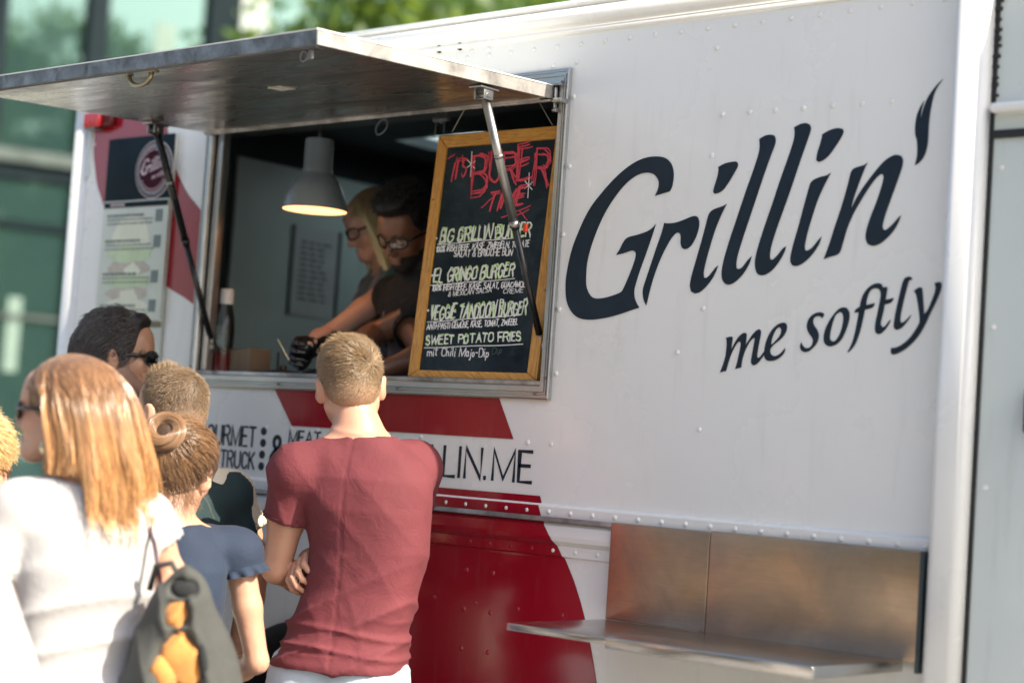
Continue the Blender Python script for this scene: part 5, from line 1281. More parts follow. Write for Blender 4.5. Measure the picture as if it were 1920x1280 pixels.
# --- woman with the bun, navy sleeveless blouse
P = Person('woman with brown hair in a bun wearing a navy sleeveless blouse', (338, 884), 4.38, -14, fem=True, head=(-12, -8, 6), hoff=(0, .015, 0), hs=.93)
q = P.s
P.arm(1, elbow=P.px(482, 1240, 4.42), wrist=P.px(395, 1278, 4.62), shoulder=P.px(446, 1036, 4.42)); P.arm(-1)
P.rows = [(z, cx, cy, rx * .93, ry) for z, cx, cy, rx, ry in P.rows]; P.prims = [p for p in P.prims if p[0] != 'st'] + [('st', P.rows, 2.3, .03)]
P.legs(); P.body(SK_A, .010, .0045)
def dn(W, Nn):
    d = .006 * np.clip((1.12 * q - W[:, 2]) / .08, 0, 1) * folds(W, (.75, 0, .65), 52, 1.3, 12, 1.8) + .002 * fbm_waves(W, 30, 3)
    d += .0035 * (1 / (1 + np.exp(-(W[:, 2] - 1.215 * q) / .0025)))       # yoke seam
    return d
NV = mat_cloth('navy_blouse_cloth', (.014, .027, .056), var=.15)
P.shirt(NV, .16, .86, .014, .050, .007, dn, 1.5, 'blouse', neckz=.004)
sh, el_, wr, f_ = P.arms[1]
ruf = MB(); d_ = (el_ - sh) / np.linalg.norm(el_ - sh); u = np.cross(d_, (0, 1, 0)); u /= np.linalg.norm(u); w_ = np.cross(d_, u); rings = []
for j in range(5):
    c = sh + (el_ - sh) * (.12 + .02 * j)
    rings.append([c + (math.cos(t) * u + math.sin(t) * w_) * (.060 + .0015 * j + .0016 * j * math.sin(t * 11 + j * .4)) for t in np.linspace(0, 2 * math.pi, 90)])
vs = [p for r in rings for p in r]; ruf.add(vs, [(j * 90 + k, j * 90 + k + 1, (j + 1) * 90 + k + 1, (j + 1) * 90 + k) for j in range(4) for k in range(89)], True)
ruf.build('armhole_frill', NV, P.root)
P.trousers(mat_cloth('dark_skirt_cloth', (.02, .025, .035)), 1.0, .012); shoes(P, SHOE)
# scalp with hair combed to a bun
hm = mat_scalp('brown_hair_mass', (.05, .026, .013))
pr = [('el', (0, -.014, .036), (.080, .102, .090), None, .02), ('el', (0, -.045, -.012), (.066, .064, .055), None, .02), ('el', (0, .118, -.035), (.088, .078, .100), None, .006, 'sub')]
for a in (-1, 1): pr.append(('el', (a * .088, .004, -.022), (.030, .030, .046), None, .004, 'sub'))
bc = np.array([-.008, -.116, .078])
pr += [('el', tuple(bc), (.044, .026, .044), rotm(0, -22, 0), .012)]
o, W, Nn = P.cap('hair', hm, pr); L = P.Hl(W); rg = np.random.default_rng(3)
ok = np.nonzero(np.linalg.norm(L - bc, axis=1) > .045)[0]; n = 5200; i = rg.choice(ok, n); l0 = L[i]; C0 = np.array([0, -.014, .03]); pts = 10; paths = np.zeros((n, pts, 3))
tgt = bc + np.array([0, .012, 0]) + rg.normal(size=(n, 3)) * .010; v0 = l0 - C0; v1 = tgt - C0; r0 = np.linalg.norm(v0, axis=1); r1 = np.linalg.norm(v1, axis=1); u0 = v0 / r0[:, None]; u1 = v1 / r1[:, None]; om = np.arccos(np.clip((u0 * u1).sum(1), -1, 1))
for k in range(pts):
    t = k / (pts - 1); a = np.sin((1 - t) * om) / np.sin(om); b2 = np.sin(t * om) / np.sin(om); u = u0 * a[:, None] + u1 * b2[:, None]
    rad = r0 * (1 - t) + np.maximum(r1 - .01, r0) * t + .003 + .003 * np.sin(t * math.pi) * rg.uniform(.2, 1.6, n); q_ = C0 + u * rad[:, None]
    paths[:, k] = P.Hg(q_)
BRH = mat_hair('brown_hair', (.20, .105, .045), .25, var=.5)
hair_strands('hair_strands', paths, BRH, o, .0006, .0005)
n = 1500; pts = 22; paths = np.zeros((n, pts, 3)); Rb = rotm(8, -24, 0)      # coil of the bun
ph = rg.uniform(0, 6.28, n); rr_ = rg.uniform(0, 1, n); th = rg.uniform(0, 6.28, n)
for k in range(pts):
    a = ph + k * .22; big_ = .036 + .020 * np.sqrt(rr_) * np.cos(th + k * .12); zz_ = .020 * np.sqrt(rr_) * np.sin(th + k * .12)
    q_ = np.stack([big_ * np.cos(a), -zz_ - .014, big_ * np.sin(a)], 1) @ Rb.T + bc; paths[:, k] = P.Hg(q_)
hair_strands('bun_strands', paths, BRH, o, .0008, .0006)
n = 260; pts = 8; paths = np.zeros((n, pts, 3)); th = rg.uniform(-1.35, 1.35, n)        # loose wisps at the nape and sides
base = np.stack([.068 * np.sin(th), -.02 - .062 * np.cos(th), -.045 + .02 * rg.normal(size=n)], 1); d_ = rg.normal(size=(n, 3)) * .25 + np.stack([np.sin(th) * .8, -np.cos(th) * .5, -np.ones(n)], 1)
for k in range(pts):
    paths[:, k] = P.Hg(base); base = base + d_ * .006; d_ = d_ + rg.normal(size=(n, 3)) * .25
hair_strands('wisps', paths, BRH, o, .0005, .0002)

# --- man with cropped hair behind her
P = Person('man with very short sandy hair in a cream shirt with dark back panel, looking left', (322, 775), 4.92, 12, head=(26, -4, 0), hoff=(0, .02, 0))
P.arm(1, elbow=(.255, -.02, 1.17)); P.arm(-1); P.legs(); P.body(SK_A, .010, .0038)
def dk(W, Nn): return .004 * folds(W, (.6, .2, .8), 38, 1.3, 21, 2) + .002 * fbm_waves(W, 30, 6)
P.shirt(mat_cloth('cream_cotton', (.66, .62, .48)), .55, .88, .013, .058, .008, dk, 1.2)
CP = mat_cloth('dark_teal_cloth', (.012, .034, .038), var=.2)
rr2 = [(1.10, 0, -.03, .10, .118), (1.2, .0, -.022, .15, .125), (1.32, .0, -.022, .185, .130), (1.42, .0, -.022, .19, .116), (1.462, 0, -.022, .155, .088), (1.49, 0, -.022, .10, .075)]
sh, el_, wr, f_ = P.arms[1]
sculpt('back_panel', [('st', [tuple(x * P.s for x in r) for r in rr2], 2.3, .03), ('el', sh + [.0, -.012, -.004], (.064, .066, .075), None, .03), ('rc', sh, sh + (el_ - sh) * .5 + [-.014, -.012, 0], .058, .058, .02),
                      ('cut', (0, .0, 0), (.25, 1, 0)), ('rc', P.nb - [0, 0, .06], P.nb + [0, 0, .2], .075, .075, .01, 'sub')], CP, P.root, .009, disp=lambda W, Nn: .003 * fbm_waves(W, 26, 2))
cl = MB(); 
for k in range(2):
    pts = [(.078 * math.cos(a), .002 + .070 * math.sin(a), (1.492 + k * .012) * P.s) for a in np.linspace(math.pi * .95, math.pi * 2.05, 14)]; cl.tube(pts, .010, 8)
cl.build('collar', mat_cloth('grey_collar', (.25, .27, .25)), P.root)
P.trousers(mat_cloth('dark_trousers', (.03, .03, .035)), 1.0, .014); shoes(P, SHOE)
short_hair(P, (.22, .145, .08), (.12, .078, .045), 13000, (.006, .015), .9, 9, 1.0, rr=.0004, shell=.003, wig=.25, low=-.07, fade=(.46, .29, .19), tzp=1.3)
L = np.random.default_rng(8); n = 900; th = L.uniform(0, 6.28, n); rad = np.sqrt(L.uniform(0, 1, n)) * .05        # spiky longer top towards the forehead
base = np.stack([rad * np.cos(th) * .9, .045 + rad * np.sin(th), np.zeros(n)], 1); base[:, 2] = .036 + .086 * np.sqrt(np.clip(1 - (base[:, 0] / .078) ** 2 - ((base[:, 1] + .014) / .10) ** 2, 0.05, 1))
d_ = np.stack([.15 * L.normal(size=n), .5 + .2 * L.normal(size=n), .9 + .15 * L.normal(size=n)], 1); pp = np.zeros((n, 5, 3))
for k in range(5): pp[:, k] = P.Hg(base + d_ * .0065 * k)
hair_strands('spiky_fringe', pp, mat_hair('tip_hair', (.30, .2, .10), .3, root=(.05, .03, .02)), P.root, .0006, .0002)

# --- man with sunglasses in profile
P = Person('man with dark swept-back wavy hair and black sunglasses seen in profile', (224, 671), 5.32, -92, head=(-4, 4, 0), hoff=(0, .02, 0), hs=1.03)
P.arm(1); P.arm(-1); P.legs(); 
STUB = mat_skin('stubble_skin', (.30, .19, .14), .5)
P.body(SK_B, .010, .0034, mats=[SK_B, STUB], pick=lambda c: (lambda l: ((l[:, 2] < -.052 + .02 * np.sin(l[:, 1] * 60)) & (l[:, 1] > .0) & (l[:, 2] > -.13)) | ((np.abs(l[:, 0]) > .045) & (l[:, 1] > .002) & (l[:, 1] < .034) & (l[:, 2] > -.075) & (l[:, 2] < .0)))(P.Hl(c)).astype(int))
P.shirt(mat_cloth('black_jacket', (.016, .018, .022)), 1.9, .88, .018, .030, .009, lambda W, Nn: .004 * fbm_waves(W, 22, 2), 1.2, 'jacket', neckz=.012)
cl = MB(); pts = [(.070 * math.cos(a), -.006 + .066 * math.sin(a), 1.515 * P.s + .012 * math.sin(a)) for a in np.linspace(math.pi * .75, math.pi * 2.25, 16)]; cl.tube(pts, .016, 8); cl.build('collar', mat_cloth('black_collar', (.014, .015, .018)), P.root)
P.trousers(mat_cloth('black_trousers', (.02, .02, .022)), 1.0, .014); shoes(P, SHOE)
pr = [('el', (0, -.018, .042), (.084, .106, .094), None, .02), ('el', (0, -.062, -.020), (.066, .062, .066), None, .03), ('el', (0, .046, .104), (.055, .045, .026), None, .02),
      ('el', (0, .130, .012), (.090, .086, .078), None, .008, 'sub'), ('el', (0, .075, -.07), (.09, .075, .09), None, .008, 'sub')]
for a in (-1, 1): pr.append(('el', (a * .090, .006, -.020), (.030, .034, .050), None, .004, 'sub'))
DH = mat_hair('dark_hair', (.045, .038, .036), .24, var=.8, spec=1.0)
o, W, Nn = P.cap('hair', mat_scalp('dark_hair_mass', (.014, .012, .013)), pr, disp=lambda W, Nn: .006 * fbm_waves(W, 70, 4)); L = P.Hl(W); rg = np.random.default_rng(5)
n = 7000; ok = np.nonzero((L[:, 2] > -.07) & (L[:, 1] < .052))[0]; i = rg.choice(ok, n); p = L[i]; nn = Nn[i] @ P.RH; pts = 11; paths = np.zeros((n, pts, 3)); ln = rg.uniform(.035, .085, n); ph = (p @ np.array([40., 25, 60]))
d_ = np.stack([.10 * np.sign(p[:, 0]) * (p[:, 2] > .05), -np.ones(n), -.25 - .8 * (p[:, 1] < -.05)], 1) + rg.normal(size=(n, 3)) * .08
for k in range(pts):
    paths[:, k] = P.Hg(p); t = d_ - (d_ * nn).sum(1)[:, None] * nn * .9; t += nn * (.22 + .50 * np.sin(ph + k * .8)[:, None]) + .25 * np.stack([np.cos(ph * 1.3 + k), 0 * ph, np.sin(ph * .8 + k * .8)], 1) * .6
    t /= np.linalg.norm(t, axis=1)[:, None]; p = p + t * (ln / pts)[:, None]; d_ = d_ + np.array([0, -.01, -.09]); 
    v = (p - np.array([0, -.018, .036])) / np.array([.082, .104, .092]); rr_ = np.linalg.norm(v, axis=1); nn = v / rr_[:, None]; p = np.where((rr_ < 1)[:, None] & (p[:, 2:3] > -.02), p / 1 + nn * (1 - rr_)[:, None] * .08, p)
hair_strands('hair_strands', paths, DH, o, .0007, .0003)
glasses(P, DLENS, GBLACK, big=1.02, name='sunglasses', thick=.0034)

# --- woman with long hair in the white T-shirt, nearest the camera
P = Person('woman with long auburn blonde hair, sunglasses and white T-shirt, facing left', (120, 776), 3.88, 12, fem=True, head=(48, 2, 0), hoff=(-.055, .03, 0), hs=.96)
q = P.s
P.arm(1, elbow=P.px(322, 1075, 3.92), wrist=P.px(300, 1240, 3.80), shoulder=P.px(268, 975, 3.90)); P.arm(-1, elbow=(-.24, 0, 1.15 * q)); P.legs(); P.body(SK_A, .010, .0045)
def dw(W, Nn):
    return .014 * np.clip((1.25 - W[:, 2]) / .14, 0, 1) * folds(W, (-.30, .1, 1), 32, 1.6, 31, 1.6) + .004 * fbm_waves(W, 26, 5)
WT = mat_cloth('white_cotton', (.41, .405, .41), var=.06)
P.shirt(WT, .50, .955, .020, .070, .0075, dw, 1.6)
P.trousers(mat_cloth('grey_twill', (.16, .16, .14)), 1.02, .012, disp=lambda W, Nn: .002 * fbm_waves(W, 40, 5)); shoes(P, SHOE)
MB().box((-.05, -.135, .93 * q), (.02, -.115, .955 * q), .004).build('belt_patch', mat_simple('pale_belt', (.6, .55, .35), .4), P.root)
glasses(P, DLENS, GBLACK, big=1.1, name='sunglasses')
er = MB(); ep = P.T((-.080, -.006, -.048)); er.tube([ep, ep + [0, 0, -.012]], .0012, 6); er.lathe([(.0005, 0), (.008, -.006), (.010, -.020), (.004, -.030), (.0005, -.032)], ep + [0, 0, -.010], 12)
er.build('earring', mat_simple('pale_gold_earring', (.75, .68, .45), .3, 1.0), P.root)
st = MB(); sp_ = [np.array([.108, .03, 1.452 * q]), np.array([.112, -.05, 1.44 * q]), np.array([.118, -.115, 1.38 * q]), np.array([.128, -.148, 1.30 * q]), np.array([.140, -.152, 1.20 * q]), np.array([.150, -.140, 1.08 * q]), np.array([.165, -.125, .95 * q])]
for k in range(len(sp_) - 1):
    st.tube([sp_[k], sp_[k + 1]], .0045, 8)
st.build('bag_strap', mat_simple('dark_purple_strap', (.06, .03, .05), .5), P.root)
pr = [('el', (0, -.018, .042), (.086, .108, .094), None, .02), ('el', (0, -.060, -.040), (.078, .062, .085), None, .03), ('el', (0, .128, -.035), (.082, .074, .110), None, .008, 'sub'), ('el', (0, .10, -.085), (.09, .075, .07), None, .008, 'sub')]
for a in (-1, 1): pr.append(('el', (a * .092, .006, -.028), (.030, .030, .044), None, .004, 'sub'))
o, W, Nn = P.cap('hair', mat_scalp('auburn_hair_mass', (.20, .11, .045)), pr); L = P.Hl(W); rg = np.random.default_rng(15)
AUB = mat_hair('auburn_blonde_hair', (.52, .27, .095), .24, root=(.18, .085, .035), var=.6, spec=1.0)
cols = [(P.T((0, -.018, .036)), np.array([.080, .102, .090]), P.RH), (P.T((0, -.045, -.05)), np.array([.066, .060, .085]), P.RH), (np.array([0, -.012, 1.42 * q]), np.array([.165, .095, .065]), np.eye(3)), (np.array([0, -.005, 1.28 * q]), np.array([.175, .140, .20]), np.eye(3))]
n = 17000; ok = np.nonzero((L[:, 2] > -.03))[0]; i = rg.choice(ok, n); fr_ = np.nonzero((L[:, 2] > .0) & (L[:, 1] > .015))[0]; i[:2600] = rg.choice(fr_, 2600); p = W[i].copy(); l = L[i]; pts = 34; paths = np.zeros((n, pts, 3)); side = np.where(l[:, 0] > 0, 1., -1.)
g0 = np.stack([side * .8, -.9 - .5 * (l[:, 1] < 0), .25 - (l[:, 2] < .06)], 1); g0[:2600] = np.stack([side[:2600] * 1.0, np.full(2600, -.22), np.full(2600, -.05)], 1); v = g0 @ P.RH.T; v /= np.linalg.norm(v, axis=1)[:, None]; ln = rg.uniform(.22, .37, n) * (1 + .25 * (np.random.default_rng(2).uniform(size=n) > .8)); lock = fbm_waves(l, 60, 3, 5)[:, None]; lk2 = fbm_waves(l, 60, 7, 5)[:, None]
back = P.RH @ np.array([0, -1., 0]); zend = P.px(150, 915, 3.88)[2] + rg.normal(size=n) * .036 - .07 * (np.random.default_rng(4).uniform(size=n) < .22)
for k in range(pts):
    paths[:, k] = p; t = k / pts
    g_ = np.array([0, 0, -1.]) + back * (.27 if t < .5 else .05) + np.array([.03, 0, 0]) * (t > .25)
    v = v * .72 + g_ * .30 + (lock * np.array([.35, .1, 0]) + lk2 * np.array([.1, .25, 0])) * .22 * (0.3 + t); v /= np.linalg.norm(v, axis=1)[:, None]; p = p + v * (ln / pts)[:, None] + np.stack([np.sin(lock[:, 0] * 9 + t * 14), np.cos(lk2[:, 0] * 9 + t * 12), 0 * ln], 1) * .0016 * t
    for c, r, Rm in cols:
        u = ((p - c) @ Rm) / r; rr_ = np.linalg.norm(u, axis=1); m = rr_ < 1.04
        if m.any(): p[m] = c + ((u[m] / rr_[m][:, None] * 1.04) * r) @ Rm.T
    zf = P.loc[2] * 0 + zend; p = np.where((p[:, 2] < zf)[:, None], paths[:, k], p)
    # keep the face clear: strands pass behind the ear
    hl = P.Hl(p); fm = (hl[:, 1] > -.005) & (hl[:, 2] < .045) & (hl[:, 2] > -.16) ; hl[fm, 1] -= (hl[fm, 1] + .005) * .5; p = P.Hg(hl)
fin = paths[:, -1]; keep = ~((fin[:, 0] < -.030) & (fin[:, 2] < P.HC[2] - .13)); paths = paths[keep]
hair_strands('hair_strands', paths, AUB, o, .00075, .00035)

# --- person cut by the left edge, blond, thin glasses
P = Person('blond person with thin glasses, face cut off by the left edge', (-60, 872), 4.35, -70, fem=True, head=(0, -10, 0), hs=1.0)
P.arm(1); P.arm(-1); P.legs(); P.body(SK_A, .012, .005)
P.shirt(mat_cloth('sand_shirt', (.55, .45, .32)), .6, .88, .014, .06, .010); P.trousers(mat_cloth('blue_trousers', (.05, .07, .12)), 1.0, .015); shoes(P, SHOE)
short_hair(P, (.62, .42, .18), (.40, .24, .09), 4000, (.03, .05), .3, 12, 1.5, shell=.010, rr=.0008)
glasses(P, CLENS, mat_simple('thin_wire', (.12, .05, .03), .3), name='glasses', thick=.0012)
# --- person in white nearest the lens, only the sleeve and side in view
P = Person('person in a loose white shirt, only the side seen at the bottom left edge', (-262, 800), 2.95, 10, head=(0, 0, 0), hs=1.0, height=1.56)
P.arm(1, elbow=(.25, -.03, 1.0)); P.arm(-1); P.legs(); P.body(SK_A, .013, .006)
P.shirt(mat_cloth('white_linen', (.80, .80, .79), var=.03), .9, .70, .030, .06, .010, lambda W, Nn: .006 * fbm_waves(W, 16, 2), 2.5); P.trousers(mat_cloth('cream_trousers', (.6, .58, .52)), 1.0, .015); shoes(P, SHOE)
short_hair(P, (.10, .06, .03), (.05, .03, .015), 1500, (.01, .02), .5, 13)

# --- workers inside the truck
P = Person('bearded worker with black quiff, glasses and black T-shirt leaning over the counter', (768, 432), 5.62, 128, floor=.66, height=1.80, head=(6, -30, -8), hoff=(0, .20, -.04))
# lean the trunk: shear rows forward
def lean(P, amt, z0=1.0):
    q = P.s; f = lambda z: amt * max(0, (z - z0 * q)) / (.5 * q)
    P.prims = [p for p in P.prims if p[0] != 'st']; P.rows = [(z, cx, cy + f(z), rx, ry) for z, cx, cy, rx, ry in P.rows]; P.prims.append(('st', P.rows, 2.3, .03))
    P.nb = P.nb + [0, f(P.nb[2]), 0]; ht, nb_, nr = P.neck; P.neck = (ht, P.nb, nr)
    P.prims = [p for p in P.prims if not (p[0] == 'rc' and p[2] is nb_)]; P.prims.append(('rc', ht, P.nb, nr, nr + .006, .022)); return f(P.sz)
f0 = lean(P, .15)
shL = P.px(815, 575, 5.85); shR = P.px(760, 530, 5.50)
P.arm(-1, shoulder=(-P.sw, f0 - .01, P.sz - .01), elbow=P.px(700, 628, 5.62), wrist=P.px(668, 655, 5.42), curl=65, palm=(0, -.2, -1))
P.arm(1, shoulder=(P.sw, f0 - .01, P.sz - .01), elbow=P.px(800, 668, 5.40), wrist=P.px(724, 690, 5.36), curl=45)
BEARD = mat_simple('black_beard', (.014, .011, .010), .7, var=.4, vs=200, bs=.6, bscale=300)
P.legs(); P.body(SK_C, .010, .0034, mats=[SK_C, BEARD], pick=lambda c: (lambda l: ((l[:, 2] < -.050 + .25 * np.maximum(0, .05 - l[:, 1])) & (l[:, 1] > .012) & (l[:, 2] > -.125) & ~((np.abs(l[:, 0]) < .021) & (l[:, 2] > -.078) & (l[:, 2] < -.054) & (l[:, 1] > .07)) & ~((l[:, 2] > -.055) & (np.abs(l[:, 0]) > .012) & (l[:, 1] > .04))))(P.Hl(c)).astype(int))
P.shirt(mat_cloth('black_cotton', (.007, .009, .011)), .62, .92, .012, .055, .008, lambda W, Nn: .003 * fbm_waves(W, 24, 4))
APR = mat_cloth('grey_apron_cloth', (.22, .22, .27), var=.1)
def apron(P, top=1.30, w0=.125, w1=.19, f0=0.0):
    q = P.s; rows = [(z, cx, cy + .006, min(rx, w1 if z < 1.08 * q else w0 + .03) + .004, ry + .024) for z, cx, cy, rx, ry in P.rows if z < top * q]
    A = np.array(P.rows); cyt = float(np.interp(top * q, A[:, 0], A[:, 2])); ryt = float(np.interp(top * q, A[:, 0], A[:, 4])); rows.append((top * q, 0, cyt + .006, w0, ryt + .024)); rows = [(.60 * q, 0, .0, .19, .14)] + rows
    a = sculpt('apron', [('st', rows, 2.6, .02), ('cut', (0, cyt * .5 + .03, 0), (0, -1, -.0))], APR, P.root, .010, disp=lambda W, Nn: .002 * fbm_waves(W, 20, 3))
    s_ = MB()
    for sd in (-1, 1):
        s_.tube([(sd * w0 * .8, cyt + ryt + .014, top * q), (sd * .085, cyt + ryt * .9 + .02, (top + .1) * q), (sd * .072, P.nb[1] + .045, P.nb[2] - .01), (sd * .06, P.nb[1] - .05, P.nb[2] + .01)], [.012, .012, .011, .010], 8)
    s_.build('apron_strap', APR, a)
apron(P); P.trousers(mat_cloth('black_work_trousers', (.02, .02, .02)), 1.0, .016)
BKH = mat_hair('black_hair', (.004, .004, .004), .45, var=.5, spec=.25)
pr = [('el', (0, -.016, .040), (.078, .100, .090), None, .02), ('el', (0, -.045, -.012), (.066, .062, .055), None, .02), ('el', (0, .046, .110), (.062, .062, .040), None, .02), ('el', (0, .0, .118), (.060, .075, .034), None, .02), ('el', (0, .122, -.020), (.092, .078, .090), None, .006, 'sub')]
for a in (-1, 1): pr.append(('el', (a * .088, .006, -.022), (.030, .030, .046), None, .004, 'sub'))
o, W, Nn = P.cap('hair', mat_scalp('black_hair_mass', (.003, .003, .003)), pr, disp=lambda W, Nn: .003 * fbm_waves(W, 70, 4)); rg = np.random.default_rng(6); n = 5000; i = rg.choice(len(W), n); p = W[i]; pp = np.zeros((n, 5, 3)); dd = Nn[i] * .7 + rg.normal(size=(n, 3)) * .35 + (P.RH @ np.array([0, -.5, .2]))
for k in range(5): pp[:, k] = p; p = p + dd * .0035; dd = dd + rg.normal(size=(n, 3)) * .15
hair_strands('hair_strands', pp, BKH, o, .0006, .0003)
glasses(P, CLENS, GBLACK, name='glasses', thick=.0026, big=1.02); eyes(P)
for q_ in (-1, 1): MB().tube([P.T((q_ * .014, .094, .018)), P.T((q_ * .032, .092, .024)), P.T((q_ * .048, .078, .018))], [.0035, .004, .002], 6).build('eyebrow', BEARD, P.root)

P = Person('blonde worker with glasses, teal top and grey apron behind the counter', (704, 424), 6.05, 104, floor=.66, height=1.78, fem=True, head=(-2, -24, 0), hoff=(0, .12, -.03), hs=.96)
f0 = lean(P, .09)
P.arm(-1, shoulder=(-P.sw, f0, P.sz - .01), elbow=P.px(612, 632, 5.72), wrist=P.px(575, 650, 5.55), curl=40, hand=False)
P.arm(1, shoulder=(P.sw, f0, P.sz - .01), elbow=P.px(700, 690, 6.2), wrist=P.px(640, 690, 5.8))
P.legs(); P.body(SK_D, .010, .0038)
P.shirt(mat_cloth('teal_cotton', (.012, .10, .13)), .0, .92, .010, .075, .008, None, 1.0, 'tank_top', neckz=-.03); apron(P, 1.28); P.trousers(mat_cloth('dark_work_trousers', (.02, .02, .025)), 1.0, .016)
GL = mat_simple('black_nitrile', (.008, .010, .013), .28, var=.2, bs=.4, bscale=120, bd=.003)
w0 = P.px(592, 650, 5.60); d0 = P.px(540, 655, 5.52) - w0; up_ = P.px(545, 700, 5.5) - P.px(545, 650, 5.5)
sculpt('glove', hand_prims(w0, d0, up_ * .8 + P.px(500, 650, 5.3) - P.px(500, 650, 5.5), 1.0, 52, 1, .009, .35) + [('rc', w0, P.px(628, 640, 5.70), .029, .034, .01), ('el', w0 + d0 / np.linalg.norm(d0) * .05, (.040, .040, .034), None, .012)], GL, P.root, .004, disp=lambda W, Nn: .0008 * fbm_waves(W, 160, 2))
MB().tube([P.px(521, 636, 5.42), P.px(542, 675, 5.38)], [.0022, .0022], 8).build('skewer', mat_simple('pale_wood_skewer', (.7, .6, .4), .5), P.root)
pr = [('el', (0, -.018, .042), (.082, .104, .090), None, .02), ('el', (0, -.055, -.030), (.072, .060, .070), None, .03), ('el', (0, .115, -.035), (.094, .090, .105), None, .008, 'sub')]
BLD = mat_hair('blonde_hair', (.95, .76, .44), .3, root=(.30, .19, .09), var=.35)
o, W, Nn = P.cap('hair', mat_scalp('blonde_hair_mass', (.55, .40, .20)), pr); L = P.Hl(W); rg = np.random.default_rng(16)
cols = [(P.T((0, -.014, .036)), np.array([.076, .098, .086]), P.RH), (P.T((0, .02, -.03)), np.array([.064, .072, .08]), P.RH)]
n = 8000; w8 = 1 + 5 * ((L[:, 1] > -.03) & (L[:, 2] > -.02)); i = rg.choice(len(W), n, p=w8 / w8.sum()); p = W[i].copy(); l = L[i]; pts = 16; paths = np.zeros((n, pts, 3)); side = np.where(l[:, 0] > 0, 1., -1.)
g0 = np.stack([side * 1.1, -.75 - .3 * (l[:, 1] < 0) + 1.1 * (rg.uniform(size=n) < .06), -.3 + 0 * side], 1); v = g0 @ P.RH.T; v /= np.linalg.norm(v, axis=1)[:, None]; ln = rg.uniform(.18, .30, n); wv = rg.uniform(0, 6, n)
for k in range(pts):
    paths[:, k] = p; v = v * .75 + np.array([0, 0, -.3]) + rg.normal(size=(n, 3)) * .03; v /= np.linalg.norm(v, axis=1)[:, None]; p = p + v * (ln / pts)[:, None]
    for c, r, Rm in cols:
        u = ((p - c) @ Rm) / r; rr_ = np.linalg.norm(u, axis=1); m = rr_ < 1.05
        if m.any(): p[m] = c + ((u[m] / rr_[m][:, None] * 1.05) * r) @ Rm.T
    hl = P.Hl(p); fm = (hl[:, 1] > .040) & (hl[:, 2] < .05); hl[fm, 1] = .040 + (hl[fm, 1] - .040) * .4; p = P.Hg(hl)
hair_strands('hair_strands', paths, BLD, o, .0010, .0005)
glasses(P, CLENS, GBLACK, name='glasses', thick=.0024, big=1.05); eyes(P)
# ------------------------------------------------------------------ things in and around the hatch
# pendant lamp
lx, ly = -4.075, .145; pl_ = dep(590, 395, 5.62); lx, ly = pl_[0], pl_[1] + .0
lp = thing('pendant_lamp', 'grey metal dome pendant lamp with warm light hanging inside the hatch', 'lamp', (lx, ly, 0))
zr_ = pl_[2]; LG = mat_simple('grey_lamp_enamel', (.20, .24, .26), .38, var=.08, coat=.2)
out = [(.100, 0), (.0995, .012), (.094, .040), (.082, .070), (.064, .098), (.050, .112), (.047, .118), (.047, .128), (.045, .130), (.045, .218), (.043, .222), (.004, .224)]
MB().lathe(out, (0, 0, zr_), 48).build('lamp_shade', LG, lp)
inn = [(.0985, .001), (.093, .038), (.080, .068), (.062, .095), (.046, .108), (.002, .110)]
MB().lathe(inn[::-1], (0, 0, zr_), 48).build('inner_reflector', mat_emit('lit_reflector', (1.0, .62, .26), .62), lp)
MB().lathe([(.0005, .020), (.020, .026), (.030, .045), (.024, .072), (.014, .095)], (0, 0, zr_), 20).build('bulb', mat_emit('warm_bulb', (1.0, .80, .55), 1.4), lp)
MB().tube([(0, 0, zr_ + .222), (0, 0, 2.655)], [.003, .003], 8).build('cord', BLACKR, lp)
MB().tube([(0, 0, zr_ + .222), (0, 0, zr_ + .245)], [.008, .006], 10).build('cord_grip', SCREW, lp)
# ketchup bottle
bp = dep(419, 640, 5.78); bt = thing('sauce_bottle', 'clear squeeze bottle with white cap and red sauce at the left end of the counter', 'bottle', (bp[0], bp[1], CZ))
HB_ = 1.0; zt_ = dep(420, 541, 5.78)[2] - CZ; k_ = zt_ / .235
pr_ = [(.001, 0), (.030, .001), (.033, .008), (.033, .075), (.031, .09), (.0325, .105), (.033, .13), (.029, .16), (.022, .185), (.019, .20)]
MB().lathe([(r, z * k_) for r, z in pr_], (0, 0, 0), 28).build('bottle_body', mat_glass('clear_bottle', (.75, .8, .82), .06), bt)
MB().lathe([(.001, .003), (.0285, .004), (.030, .010), (.030, .072 * k_), (.001, .073 * k_)], (0, 0, 0), 24).build('sauce', mat_simple('tomato_sauce', (.25, .02, .03), .3), bt)
MB().lathe([(.0215, .196 * k_), (.0215, .228 * k_), (.019, .235 * k_), (.001, .235 * k_)], (0, 0, 0), 24).build('cap', mat_simple('white_cap', (.7, .74, .74), .35), bt)
# cardboard tray
c0 = onP(398, 700, (0, .075, 0), (0, 1, 0)); c1 = onP(467, 704, (0, .075, 0), (0, 1, 0)); ct = dep(425, 655, 5.2)
box_ = thing('cardboard_box', 'small brown cardboard box with a dipped front edge on the counter beside the bottle', 'cardboard box', ((c0[0] + c1[0]) / 2, .115, CZ))
CBM = mat_simple('brown_cardboard', (.23, .165, .105), .8, var=.12, vs=8, stretch=(20, 1, 1), bs=.1, bscale=40)
hw = (c1[0] - c0[0]) / 2; hz = onP(467, 650, (0, .075, 0), (0, 1, 0))[2] - CZ
pts = [(-hw, -.04, 0), (hw, -.04, 0)] + [(hw - 2 * hw * k / 10, -.04, hz - .011 * math.sin(math.pi * k / 10) ** .8) for k in range(11)]
MB().prism(pts, (0, .004, 0)).build('front_panel', CBM, box_); MB().prism([(x, .04, z) for x, y, z in pts], (0, .004, 0)).build('back_panel', CBM, box_)
